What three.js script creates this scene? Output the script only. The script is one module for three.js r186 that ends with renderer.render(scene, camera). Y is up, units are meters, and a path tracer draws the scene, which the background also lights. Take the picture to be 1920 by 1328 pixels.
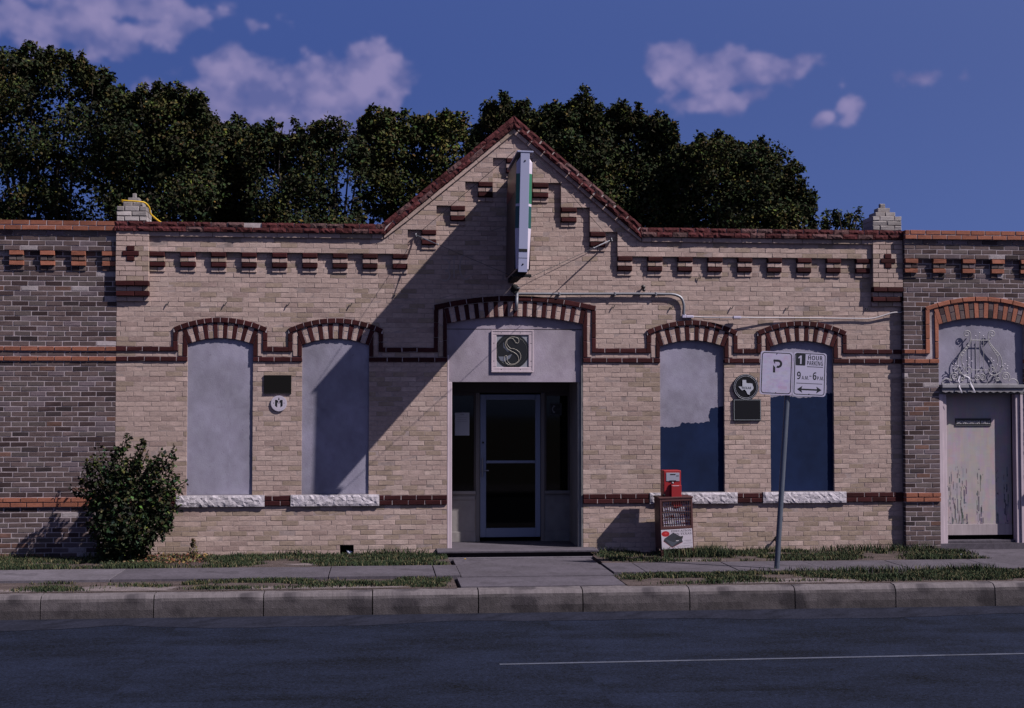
import * as THREE from 'three';
import { mergeGeometries } from 'three/addons/utils/BufferGeometryUtils.js';
import { RoundedBoxGeometry } from 'three/addons/geometries/RoundedBoxGeometry.js';

// ---------------------------------------------------------------- camera, sky, sun, exposure
const scene = new THREE.Scene();
const renderer = new THREE.WebGLRenderer({ antialias: true });
renderer.setSize(1024, 708);
renderer.toneMapping = THREE.LinearToneMapping;
renderer.toneMappingExposure = 1.6;
renderer.shadowMap.enabled = true;
const R = THREE.MathUtils.degToRad;
const camera = new THREE.PerspectiveCamera(28.66, 1024 / 708, 0.1, 900);
const CAM = new THREE.Vector3(-1.975, 2.14, 20.8), YAW = R(5.425), PITCH = R(2.14);
camera.position.copy(CAM);
camera.lookAt(CAM.x + Math.sin(YAW) * Math.cos(PITCH), CAM.y + Math.sin(PITCH), CAM.z - Math.cos(YAW) * Math.cos(PITCH));

function rng(s) { return () => { s = (s + 0x6D2B79F5) | 0; let t = Math.imul(s ^ (s >>> 15), 1 | s); t = (t + Math.imul(t ^ (t >>> 7), 61 | t)) ^ t; return ((t ^ (t >>> 14)) >>> 0) / 4294967296; }; }
const hash = (x, y, s) => { let h = (x * 374761393 + y * 668265263 + s * 1442695041) | 0; h = Math.imul(h ^ (h >>> 13), 1274126177); return ((h ^ (h >>> 16)) >>> 0) / 4294967296; };
function vnoise(x, y, s = 1, wrap = 0) {
  const xi = Math.floor(x), yi = Math.floor(y), fx = x - xi, fy = y - yi;
  const m = (a) => wrap ? ((a % wrap) + wrap) % wrap : a;
  const u = fx * fx * (3 - 2 * fx), v = fy * fy * (3 - 2 * fy);
  const a = hash(m(xi), m(yi), s), b = hash(m(xi + 1), m(yi), s), c = hash(m(xi), m(yi + 1), s), d = hash(m(xi + 1), m(yi + 1), s);
  return (a + (b - a) * u) * (1 - v) + (c + (d - c) * u) * v;
}
function fbm(x, y, oct = 4, s = 1, wrap = 0) { let t = 0, a = 0.5, n = 0; for (let i = 0; i < oct; i++) { t += a * vnoise(x, y, s + i * 17, wrap); n += a; x *= 2; y *= 2; wrap *= 2; a *= 0.5; } return t / n; }
const clamp = (x, a = 0, b = 1) => Math.min(b, Math.max(a, x));
const sstep = (a, b, x) => { const t = clamp((x - a) / (b - a)); return t * t * (3 - 2 * t); };
const lerp = (a, b, t) => a + (b - a) * t;
const mix3 = (a, b, t) => [lerp(a[0], b[0], t), lerp(a[1], b[1], t), lerp(a[2], b[2], t)];

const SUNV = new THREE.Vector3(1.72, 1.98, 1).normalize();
{ // sky: deep polarised blue with a few lilac cumulus clouds
  const W = 4096, H = 2048, data = new Float32Array(W * H * 4);
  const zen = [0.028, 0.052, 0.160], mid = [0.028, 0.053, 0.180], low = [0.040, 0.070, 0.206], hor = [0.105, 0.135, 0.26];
  const cl = [ // azimuth, elevation, half widths, strength
    [-7.6, 12.2, 2.0, 1.2, .85], [-6.0, 13.3, 1.5, 1.1, 1.15], [-4.3, 12.9, 1.8, 1.2, 1.05], [-2.2, 13.2, 1.5, 1.15, 1.15], [-0.5, 13.3, 1.3, 1.25, 1.4], [0.2, 12.3, .8, 1.0, 1.1], [-3.0, 11.7, 4.2, 1.2, .95], [-7.2, 12.2, 2.4, 1.0, .95], [-8.6, 11.8, 1.4, .8, .7],
    [-13.0, 14.6, 3.6, 1.3, .9], [-9.6, 14.7, 2.2, .8, .7], [-11, 15.6, 5, .7, .8],
    [12.2, 13.9, 1.2, 0.8, 1.2], [13.7, 13.4, 1.8, 0.9, 1.25], [15.4, 13.5, 1.9, 0.55, 1.0], [14.2, 12.5, 1.8, 0.6, 0.85], [17.4, 13.75, 1.0, 0.3, 0.5],
    [19.3, 11.95, 0.65, 0.55, 0.9], [18.2, 11.6, 0.5, 0.4, 0.75], [21.4, 12.9, 1.5, 0.5, 0.42], [18.9, 12.75, .5, .35, .4]];
  for (let j = 0; j < H; j++) {
    const el = ((j + 0.5) / H - 0.5) * 180;
    for (let i = 0; i < W; i++) {
      const th = ((i + 0.5) / W - 0.5) * Math.PI * 2; // atan2(z, x)
      let az = Math.atan2(Math.cos(th), -Math.sin(th)) * 180 / Math.PI;
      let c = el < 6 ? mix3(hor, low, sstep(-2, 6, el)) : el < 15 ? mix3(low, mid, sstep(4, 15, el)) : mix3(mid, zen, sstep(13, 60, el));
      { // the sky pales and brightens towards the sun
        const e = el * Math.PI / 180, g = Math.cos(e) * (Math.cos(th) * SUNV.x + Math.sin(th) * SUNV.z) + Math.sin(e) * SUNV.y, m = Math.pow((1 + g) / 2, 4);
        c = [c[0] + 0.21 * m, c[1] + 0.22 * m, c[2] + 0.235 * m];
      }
      if (el > 2) {
        let d = 0;
        if (Math.abs(az - 5) < 32 && el < 20) {
          for (const [a, e, wa, we, s] of cl) { const dx = (az - a) / wa, dy = (el - e) / we; const q = dx * dx + dy * dy; if (q < 4) d = Math.max(d, s * Math.exp(-q * 0.9)); }
        }
        const out = sstep(19, 26, el) + sstep(30, 40, Math.abs(az - 5)) ; // elsewhere: the same sort of sky
        if (out > 0) { const n = fbm(az * 0.09 + 40, el * 0.2 / (0.4 + el * 0.012), 3, 31); d = Math.max(d, Math.min(1, out) * sstep(0.6, 0.82, n) * 0.9); }
        if (d > 0.02) {
          const n = fbm(az * 0.95, el * 1.25, 7, 5), n2 = fbm(az * 0.9 + 9, el * 1.2, 6, 9) + (fbm(az * .95 + .25, el * 1.25 + .3, 6, 5) < n ? .05 : -.04);
          const k = d + (n - 0.5) * 1.15;
          const alpha = sstep(0.30, 0.60, k);
          const lit = clamp(0.30 + (n2 - 0.46) * 2.0 + (k - 0.7) * 0.7);
          c = mix3(c, mix3([0.076, 0.086, 0.21], [0.178, 0.157, 0.285], lit), alpha * 0.92);
        }
      }
      const o = (j * W + i) * 4; data[o] = c[0]; data[o + 1] = c[1]; data[o + 2] = c[2]; data[o + 3] = 1;
    }
  }
  const t = new THREE.DataTexture(data, W, H, THREE.RGBAFormat, THREE.FloatType);
  t.mapping = THREE.EquirectangularReflectionMapping; t.magFilter = t.minFilter = THREE.LinearFilter; t.needsUpdate = true;
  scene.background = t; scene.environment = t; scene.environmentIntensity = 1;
}
const sun = new THREE.DirectionalLight(new THREE.Color(1, 0.94, 0.88), 5);
sun.position.copy(SUNV.clone().multiplyScalar(60)); sun.castShadow = true; sun.shadow.mapSize.set(4096, 4096);
Object.assign(sun.shadow.camera, { left: -22, right: 22, top: 20, bottom: -20, near: 1, far: 140 });
scene.add(sun, sun.target);

// ---------------------------------------------------------------- textures and materials
function dataTex(n, f, srgb = true) {
  const d = new Uint8Array(n * n * 4);
  for (let y = 0; y < n; y++) for (let x = 0; x < n; x++) { const c = f(x / n, y / n); for (let k = 0; k < 3; k++) d[(y * n + x) * 4 + k] = 255 * clamp(srgb ? Math.pow(clamp(c[k]), 1 / 2.2) : c[k]); d[(y * n + x) * 4 + 3] = 255; }
  const t = new THREE.DataTexture(d, n, n, THREE.RGBAFormat, THREE.UnsignedByteType);
  t.wrapS = t.wrapT = THREE.RepeatWrapping; t.magFilter = THREE.LinearFilter; t.minFilter = THREE.LinearMipmapLinearFilter; t.generateMipmaps = true;
  if (srgb) t.colorSpace = THREE.SRGBColorSpace; t.needsUpdate = true; return t;
}
const rep = (t, m) => { const c = t.clone(); c.repeat.set(1 / m, 1 / m); c.needsUpdate = true; return c; };
const brickTex = rep(dataTex(512, (u, v) => { // fired clay: fine mottle, pits and pale bloom
  const a = fbm(u * 40, v * 80, 3, 3, 0), p = vnoise(u * 150, v * 150, 8), b = fbm(u * 9, v * 9, 3, 12, 9);
  let k = 0.80 + 0.26 * (a - 0.5) + 0.22 * (b - 0.5); if (p > 0.93) k *= 0.72; const w = sstep(0.66, 0.85, b) * 0.1;
  return [k + w, k + w * 0.95, k + w * 1.1];
}), 1.6);
const grainTex = rep(dataTex(512, (u, v) => { const k = 0.5 * fbm(u * 64, v * 64, 3, 4, 64) + 0.5 * vnoise(u * 200, v * 200, 6, 200); return [k, k, k]; }, false), 0.8);
const plasterTex = rep(dataTex(512, (u, v) => {
  const a = fbm(u * 5, v * 5, 5, 21, 5), b = fbm(u * 26, v * 20, 3, 23, 0), p = vnoise(u * 110, v * 110, 29);
  let k = 0.82 + (a - 0.5) * 0.5 + (b - 0.5) * 0.2; if (p > 0.965) k *= 0.7; return [k, k * (0.98 + 0.04 * b), k * (0.97 + a * 0.06)];
}), 2.1);
const concTex = rep(dataTex(1024, (u, v) => {
  const a = fbm(u * 6, v * 6, 5, 41, 6), b = fbm(u * 60, v * 60, 3, 43, 60), p = vnoise(u * 230, v * 230, 47, 230);
  let k = 0.8 + (a - 0.5) * 0.4 + (b - 0.5) * 0.3 + (p - 0.5) * 0.22; const st = sstep(0.62, 0.74, fbm(u * 8 + 3, v * 8, 4, 51, 8)); k *= 1 - 0.22 * st;
  return [k, k, k * (1 + 0.03 * a)];
}), 2.6);
const roadTex = (() => { const t = dataTex(1024, (u, v) => {
  const sp = vnoise(u * 420, v * 420, 61, 420), sp2 = vnoise(u * 170, v * 170, 67, 170), a = fbm(u * 4, v * 14, 4, 63, 0), b = fbm(u * 10, v * 10, 4, 69, 10);
  let k = 0.52 + (sp - 0.5) * 0.5 + (sp2 - .5) * .3 + (a - 0.5) * 0.55 + (b - 0.5) * 0.35; if (sp > 0.9) k += 0.28; if (sp2 > .93) k += .25; if (sp < .1) k -= .18;
  return [k, k, k];
}); t.repeat.set(1 / 4.3, 1 / 4.3); return t; })();
const kerbTex = rep(dataTex(512, (u, v) => {
  const a = fbm(u * 5, v * 5, 5, 71, 5), s = sstep(0.46, 0.7, fbm(u * 7 + 2, v * 7, 4, 75, 7)), b = fbm(u * 70, v * 70, 2, 77, 70);
  const k = (0.82 + (a - 0.5) * 0.5 + (b - 0.5) * 0.35) * (1 - 0.5 * s); return [k, k * 0.98, k * (0.95 + 0.05 * s)];
}), 2.2);
const soilTex = rep(dataTex(512, (u, v) => { const a = fbm(u * 9, v * 9, 5, 81, 9), b = vnoise(u * 120, v * 120, 85, 120); const k = 0.7 + (a - 0.5) * 0.6 + (b - 0.5) * 0.4; return [k, k * 0.97, k * 0.94]; }), 1.7);
const woodTex = rep(dataTex(512, (u, v) => { const a = fbm(u * 60, v * 4, 4, 91, 0), b = fbm(u * 5, v * 5, 4, 93, 5); const k = 0.84 + (a - 0.5) * 0.25 + (b - 0.5) * 0.25; return [k, k, k]; }), 1.3);

const C3 = (a) => new THREE.Color().setRGB(a[0], a[1], a[2]);
const ALB = 0.57; // overall reflectance level
const std = (rgb, rough = 0.85, o = {}) => new THREE.MeshPhysicalMaterial({ color: C3(rgb.map((v) => v * ALB)), roughness: rough, specularIntensity: rough >= 0.75 ? 0.2 : 0.8, ...o }); // weathered, porous surfaces hardly shine
const printed = (map, rough = .6, o = {}) => std([1, 1, 1], rough, { map, ...o });
const M = {
  brick: std([1.2, 1.2, 1.2], 0.78, { vertexColors: true, map: brickTex, bumpMap: grainTex, bumpScale: 0.0025 }),
  glazed: std([1.2, 1.2, 1.2], 0.8, { vertexColors: true, map: brickTex, bumpMap: grainTex, bumpScale: 0.0025 }),
  stone: std([1.1, 1.1, 1.1], 0.9, { vertexColors: true, map: brickTex, bumpMap: grainTex, bumpScale: 0.006 }),
  mortarTan: std([0.48, 0.37, 0.36], 0.95, { map: concTex }),
  mortarWhite: std([0.60, 0.50, 0.52], 0.95, { map: concTex }),
  mortarBrown: std([0.56, 0.47, 0.51], 0.95, { map: concTex }),
  plaster: std([0.385, 0.355, 0.475], 0.9, { map: plasterTex, bumpMap: grainTex, bumpScale: 0.002 }),
  plasterDoor: std([0.47, 0.40, 0.50], 0.9, { map: plasterTex, bumpMap: grainTex, bumpScale: 0.002 }),
  navyPaint: std([0.012, 0.025, 0.085], 0.85, { map: plasterTex }),
  trim: std([0.66, 0.53, 0.62], 0.6, { map: woodTex }),
  panelCream: std([0.42, 0.38, 0.40], 0.8, { map: plasterTex }),
  darkWood: std([0.07, 0.055, 0.06], 0.7, { map: woodTex }),
  jambGrey: std([0.26, 0.25, 0.27], 0.8, { map: plasterTex }),
  alu: std([0.20, 0.23, 0.35], 0.5, { metalness: 0.35 }),
  galv: std([0.36, 0.36, 0.42], 0.5, { metalness: 0.6, map: concTex }),
  darkMetal: std([0.024, 0.024, 0.028], 0.85),
  wire: std([0.06, 0.06, 0.07], 0.5, { metalness: 0.5 }),
  glass: new THREE.MeshPhysicalMaterial({ color: C3([0.07, 0.072, 0.078]), roughness: 0.04, transmission: 1, thickness: 0, ior: 1.5, specularIntensity: 0.35 }),
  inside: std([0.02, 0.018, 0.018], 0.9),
  roof: std([0.12, 0.11, 0.11], 0.95, { map: soilTex }),
  conc: std([0.138, 0.120, 0.152], 0.92, { map: concTex, bumpMap: grainTex, bumpScale: 0.002 }),
  concPale: std([0.19, 0.167, 0.205], 0.92, { map: concTex, bumpMap: grainTex, bumpScale: 0.002 }),
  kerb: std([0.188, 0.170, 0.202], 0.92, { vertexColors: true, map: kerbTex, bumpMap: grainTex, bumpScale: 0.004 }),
  road: std([0.019, 0.026, 0.061], 1, { map: roadTex, bumpMap: grainTex, bumpScale: 0.004 }),
  soil: std([0.155, 0.12, 0.125], 1, { map: soilTex, bumpMap: grainTex, bumpScale: 0.01 }),
  sand: std([0.30, 0.25, 0.275], 1, { map: soilTex, bumpMap: grainTex, bumpScale: 0.01 }),
  ground: std([0.12, 0.11, 0.10], 1, { map: soilTex }),
  leaf: std([1, 1, 1], 0.92, { vertexColors: true, side: THREE.DoubleSide }),
  bark: std([0.06, 0.05, 0.045], 0.95, { map: woodTex }),
  white: std([0.72, 0.66, 0.78], 0.5),
  rack: std([0.09, 0.03, 0.032], 0.5),
  red: std([0.33, 0.010, 0.015], 0.5),
  yellow: std([0.75, 0.45, 0.01], 0.6),
};

// ---------------------------------------------------------------- building helpers
function add(name, geo, mat, parent = scene) {
  if (Array.isArray(geo)) geo = mergeGeometries(geo.map((g) => { g = g.index ? g.toNonIndexed() : g; for (const k of Object.keys(g.attributes)) if (!['position', 'normal', 'uv'].includes(k)) g.deleteAttribute(k); return g; }));
  const m = new THREE.Mesh(geo, mat); m.name = name; m.castShadow = m.receiveShadow = true; parent.add(m); return m;
}
function tag(o, label, category, group, kind) { o.userData.label = label; if (category) o.userData.category = category; if (group) o.userData.group = group; if (kind) o.userData.kind = kind; return o; }
function thing(name, label, category, p = [0, 0, 0], group) { const g = new THREE.Group(); g.name = name; g.position.set(...p); scene.add(g); return tag(g, label, category, group); }
function struct(name, geo, mat) { const m = add(name, geo, mat); m.userData.kind = 'structure'; return m; }
// box by its bounds, uv in metres
function bx(x0, x1, y0, y1, z0, z1) {
  const g = new THREE.BoxGeometry(x1 - x0, y1 - y0, z1 - z0); g.translate((x0 + x1) / 2, (y0 + y1) / 2, (z0 + z1) / 2); return metric(g);
}
function rbx(x0, x1, y0, y1, z0, z1, r = 0.006) { const g = new RoundedBoxGeometry(x1 - x0, y1 - y0, z1 - z0, 1, Math.min(r, (x1 - x0) * .45, (y1 - y0) * .45, (z1 - z0) * .45)); g.translate((x0 + x1) / 2, (y0 + y1) / 2, (z0 + z1) / 2); return metric(g); }
function metric(g) { // planar uv in metres by the dominant normal
  if (g.index) g = g.toNonIndexed(); const p = g.attributes.position, n = g.attributes.normal, u = new Float32Array(p.count * 2);
  for (let i = 0; i < p.count; i++) { const ax = Math.abs(n.getX(i)), ay = Math.abs(n.getY(i)), az = Math.abs(n.getZ(i)); u[2 * i] = az >= ax || ay > ax ? p.getX(i) : p.getZ(i); u[2 * i + 1] = ay > ax && ay > az ? p.getZ(i) : p.getY(i); }
  g.setAttribute('uv', new THREE.BufferAttribute(u, 2)); return g;
}
const tube = (pts, r, seg = 24, rad = 7, closed = false) => new THREE.TubeGeometry(new THREE.CatmullRomCurve3(pts.map((p) => p.isVector3 ? p : new THREE.Vector3(...p)), closed), seg, r, rad, closed);
function bar(a, b, r, rad = 8) { const A = new THREE.Vector3(...a), B = new THREE.Vector3(...b), d = B.clone().sub(A), g = new THREE.CylinderGeometry(r, r, d.length(), rad); g.applyQuaternion(new THREE.Quaternion().setFromUnitVectors(new THREE.Vector3(0, 1, 0), d.normalize())); g.translate((A.x + B.x) / 2, (A.y + B.y) / 2, (A.z + B.z) / 2); return g; }
function ball(x, y, z, r) { const g = new THREE.SphereGeometry(r, 10, 8); g.translate(x, y, z); return g; }
function extrude(pts, z0, z1, holes = [], bevel = 0) {
  const s = new THREE.Shape(pts.map(([x, y]) => new THREE.Vector2(x, y))); for (const h of holes) s.holes.push(new THREE.Path(h.map(([x, y]) => new THREE.Vector2(x, y))));
  const g = new THREE.ExtrudeGeometry(s, { depth: z1 - z0 - 2 * bevel, bevelEnabled: bevel > 0, bevelSize: bevel, bevelThickness: bevel, bevelSegments: 1, curveSegments: 8 }); g.translate(0, 0, z0 + bevel); return metric(g);
}
// triangle buffer with colours
class TB {
  constructor() { this.p = []; this.c = []; this.u = []; this.ou = 0; this.ov = 0; }
  tri(a, b, c, col) { for (const q of [a, b, c]) { this.p.push(q[0], q[1], q[2]); this.c.push(col[0], col[1], col[2]); this.u.push(q[0] + q[2] * 0.7 + this.ou, q[1] + q[2] * 0.7 + this.ov); } }
  quad(a, b, c, d, col) { this.tri(a, b, c, col); this.tri(a, c, d, col); }
  geo() { const g = new THREE.BufferGeometry(); g.setAttribute('position', new THREE.Float32BufferAttribute(this.p, 3)); g.setAttribute('uv', new THREE.Float32BufferAttribute(this.u, 2)); g.setAttribute('color', new THREE.Float32BufferAttribute(this.c, 3)); g.computeVertexNormals(); return g; }
}
const br = rng(77);
function inset(q, d) { return q.map((p, i) => { const a = q[(i + q.length - 1) % q.length], b = q[(i + 1) % q.length]; const l1 = Math.hypot(a[0] - p[0], a[1] - p[1]) || 1, l2 = Math.hypot(b[0] - p[0], b[1] - p[1]) || 1; return [p[0] + d * ((a[0] - p[0]) / l1 + (b[0] - p[0]) / l2), p[1] + d * ((a[1] - p[1]) / l1 + (b[1] - p[1]) / l2)]; }); }
// a brick: any quad outline seen from the front, chamfered arrises, slightly uneven face
function brickTB(q, zf, zb, col, ch = 0.004, jit = 0.0015) {
  const t = new TB(); t.ou = Math.floor(br() * 64) / 7; t.ov = Math.floor(br() * 64) / 9;
  const J = () => (br() - 0.5) * 2 * jit, inn = inset(q, ch).map((p) => [p[0] + J(), p[1] + J(), zf + J() * 1.6]), out = q.map((p) => [p[0] + J() * .6, p[1] + J() * .6, zf - ch * 0.8]), n = q.length;
  if (n === 4) t.quad(inn[0], inn[1], inn[2], inn[3], col); else for (let i = 1; i < n - 1; i++) t.tri(inn[0], inn[i], inn[i + 1], col);
  for (let i = 0; i < n; i++) { const k = (i + 1) % n; t.quad(out[i], out[k], inn[k], inn[i], col); t.quad([q[i][0], q[i][1], zb], [q[k][0], q[k][1], zb], out[k], out[i], col); }
  return t;
}
// rock-faced piece: the front is broken into uneven facets
function rockTB(q, zf, zb, col, nx = 5, ny = 2, amp = 0.022) {
  const t = new TB(); t.ou = br() * 7; t.ov = br() * 7; const P = [];
  for (let j = 0; j <= ny; j++) { P.push([]); for (let i = 0; i <= nx; i++) { const u = clamp(i / nx + (i > 0 && i < nx ? (br() - .5) * .5 / nx : 0)), v = clamp(j / ny + (j > 0 && j < ny ? (br() - .5) * .5 / ny : 0)); const x = lerp(lerp(q[0][0], q[1][0], u), lerp(q[3][0], q[2][0], u), v), y = lerp(lerp(q[0][1], q[1][1], u), lerp(q[3][1], q[2][1], u), v); const e = i === 0 || i === nx || j === 0 || j === ny; P[j].push([x, y, zf - (e ? amp * (0.55 + 0.45 * br()) : amp * br() * 0.7)]); } }
  for (let j = 0; j < ny; j++) for (let i = 0; i < nx; i++) { const k = 0.86 + br() * 0.28, c = col.map((a) => a * k); if (br() < .5) t.quad(P[j][i], P[j][i + 1], P[j + 1][i + 1], P[j + 1][i], c); else { t.tri(P[j][i], P[j][i + 1], P[j + 1][i], c); t.tri(P[j][i + 1], P[j + 1][i + 1], P[j + 1][i], c); } }  // random facet tones put some shading into the colour
  const ring = [...P[0], ...P.slice(1).map((r) => r[nx]), ...P[ny].slice(0, -1).reverse(), ...P.slice(1, -1).map((r) => r[0]).reverse()];
  for (let i = 0; i < ring.length; i++) { const a = ring[i], b = ring[(i + 1) % ring.length]; t.quad([a[0], a[1], zb], [b[0], b[1], zb], b, a, col); }
  return t;
}
const rq = (x0, x1, y0, y1) => [[x0, y0], [x1, y0], [x1, y1], [x0, y1]];
// collects the masonry of one building; the ~300 pieces of a kind that show largest become meshes, the others one joined part
class Masonry {
  constructor(root, most) { this.root = root; this.k = {}; this.most = most; }
  put(kind, mat, tb, x, y, w) { (this.k[kind] ??= { mat, list: [] }).list.push([tb, w / ((x - CAM.x) ** 2 + (y - CAM.y) ** 2 * 1.5 + 400) * (x > -7.5 && x < 8 ? 1 : 0.1)]); }
  done() {
    for (const [kind, { mat, list }] of Object.entries(this.k)) {
      const o = list.map((e, i) => [e[1], i]).sort((a, b) => b[0] - a[0]).map((e) => list[e[1]]);
      for (const [t] of o.slice(0, this.most)) add(kind, t.geo(), mat, this.root);
      if (o.length > this.most) { const g = mergeGeometries(o.slice(this.most).map(([t]) => t.geo())); add(kind + '_work', g, mat, this.root).userData.kind = 'stuff'; }
    }
  }
}
const cut = (iv, a, b) => iv.flatMap(([p, q]) => b <= p || a >= q ? [[p, q]] : [[p, a], [b, q]].filter(([s, e]) => e - s > 0.02));
const only = (iv, a, b) => iv.map(([p, q]) => [Math.max(p, a), Math.min(q, b)]).filter(([s, e]) => e - s > 0.02);
function runs([a, b], k, L, seed = 0) { // running bond, ends cut
  const off = (k & 1 ? L / 2 : 0) + (hash(k, 5, seed) - 0.5) * 0.05, e = [a];
  for (let n = Math.ceil((a - off) / L); n * L + off < b; n++) { const x = n * L + off + (hash(n, k, 7 + seed) - 0.5) * 0.016; if (x > a + 0.05 && x < b - 0.05) e.push(x); }
  e.push(b); return e.slice(0, -1).map((x, i) => [x, e[i + 1], i > 0, i + 1 < e.length - 1]);
}
const CO = 0.0735; // one course of brickwork
const J2 = 0.0040; // half a joint

// ---------------------------------------------------------------- colours of the brickwork
function tanCol(x, y) {
  const r = br(), d = (fbm(x * 0.55 + 20, y * 0.7, 4, 201) - 0.5) * 0.26 + (fbm(x * 5 + 3, y * .55, 3, 205) - .5) * .16, s = 1 + d + (br() - 0.5) * 0.10;
  const olive = 0.13 + (y < 0.7 ? 0.12 : 0) + 0.25 * (fbm(x * .9, y * 1.1 + 7, 3, 209) - .45);
  let c = r < olive ? [0.385, 0.285, 0.240] : r < olive + 0.08 ? [0.41, 0.292, 0.275] : r < olive + 0.2 ? [0.535, 0.402, 0.375] : [0.50, 0.366, 0.342];
  return c.map((a) => a * s);
}
const darkCol = () => { const s = 0.75 + br() * 0.5; return [0.054 * s, 0.0125 * s, 0.0155 * s]; };
const copeCol = () => { const s = 0.7 + br() * 0.65, g = br() < 0.16 ? 0.05 : 0; return [0.108 * s + g, 0.031 * s + g, 0.035 * s + g]; };
function brownCol(x, y) {
  const r = br(), s = 0.8 + br() * 0.36;
  let c = r < 0.13 ? [0.075, 0.048, 0.052] : r < 0.19 ? [0.058, 0.042, 0.047] : r < 0.30 ? [0.175, 0.132, 0.155] : r < 0.322 ? [0.42, 0.36, 0.39] : r < 0.35 ? [0.19, 0.105, 0.09] : r < 0.55 ? [0.145, 0.112, 0.115] : [0.140, 0.098, 0.102];
  return c.map((a) => a * s);
}
const orangeCol = () => { const s = 0.8 + br() * 0.36; return [0.34 * s, 0.128 * s, 0.088 * s]; };
const capCol = () => { const s = 0.7 + br() * 0.4; return [0.44 * s, 0.39 * s, 0.40 * s]; };

// the staircase line under the projecting upper brickwork: [x0, x1, course at its foot]
function stairs(list, end) { // list: [x, width, top course]; notches between take the higher top
  const s = []; list.forEach(([x, w, k], i) => { s.push([x, x + w, k - 4]); const n = list[i + 1]; if (n) s.push([x + w, n[0], Math.max(k, n[2])]); else if (end > x + w) s.push([x + w, end, k]); }); return s;
}
// arch of alternating voussoirs with a hood course over it; returns nothing, fills the masonry
function arch(ms, xc, yc, ri, half, th, nv, hoodN, ro, colA, colB, z, kindA, kindB, matA, matB, hoodHalf) {
  const a0 = Math.asin(half / ri), P = (r, a) => [xc + r * Math.sin(a), yc + r * Math.cos(a)], g = 0.0042;
  for (let i = 0; i < nv; i++) {
    const t0 = -a0 + 2 * a0 * i / nv, t1 = -a0 + 2 * a0 * (i + 1) / nv, e = g / ri;
    const parts = i % 2 ? [[ri, ri + th * 0.5 - g], [ri + th * 0.5 + g, ri + th - g]] : [[ri, ri + th - g]];
    for (const [r0, r1] of parts) { const q = [P(r0, t0 + e), P(r0, t1 - e), P(r1, t1 - e), P(r1, t0 + e)]; const c = i % 2 ? colB(xc, yc + ri) : colA(); ms.put(i % 2 ? kindB : kindA, i % 2 ? matB : matA, brickTB(q, z + (i % 2 ? 0 : 0.004) + br() * .003, -0.11, c, 0.004, 0.002), xc, yc + ri, 1); }
  }
  const h0 = Math.asin(hoodHalf / ro[1]);
  for (let i = 0; i < hoodN; i++) { const t0 = -h0 + 2 * h0 * i / hoodN, t1 = -h0 + 2 * h0 * (i + 1) / hoodN, e = 0.005 / ro[1]; ms.put('hood_brick', matA, brickTB([P(ro[0], t0 + e), P(ro[0], t1 - e), P(ro[1], t1 - e), P(ro[1], t0 + e)], z + 0.026, -0.05, colA(), 0.007, 0.002), xc, yc + ro[1], 1); }
}
// stepped label moulding that carries a string course up beside an opening (s = -1 at its left, +1 at its right)
function label(ms, s, xj, w, hoodFoot, skew, tanA, yc, rh, xc, colA, colB, matA, matB, kA, kB, z = 0.02) {
  const X = (a) => xj + s * a, quad = (a, b, ya, yb, yc2, yd) => { const q = [[X(a), ya], [X(b), yb], [X(b), yc2], [X(a), yd]]; return s < 0 ? [q[1], q[0], q[3], q[2]] : q; };
  const y38 = 38 * CO + J2, y39 = 39 * CO + J2, y40 = 40 * CO + J2, w1 = w * 0.30, w2 = w * 0.66, under = (a) => yc + Math.sqrt(rh * rh - (X(a) - xc) ** 2) - 0.006;
  const split = (a, b, y0, top, n, c, m, k, zz) => { for (let i = 0; i < n; i++) { const l = (t) => lerp(y0, Math.min(top(a), top(b)), t); const last = i === n - 1; ms.put(k, m, brickTB(quad(a + .003, b - .003, l(i / n) + .004, l(i / n) + .004, last ? top(b) : l((i + 1) / n) - .004, last ? top(a) : l((i + 1) / n) - .004), zz, -0.06, c(X(a), y0), 0.005, 0.002), xj, 3, 1); } };
  const nb = hoodFoot > 3.4 ? 3 : 2;
  split(0, w1, y38 + CO, (a) => skew + a / Math.tan(tanA) - 0.01, nb - (nb > 2 ? 1 : 1), colA, matA, kA, z);
  split(w1, w2, y39, under, nb, colB, matB, kB, 0.008);
  split(w2, w, y40, (a) => hoodFoot - 0.045, nb, colA, matA, kA, z + .006);
}

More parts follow.
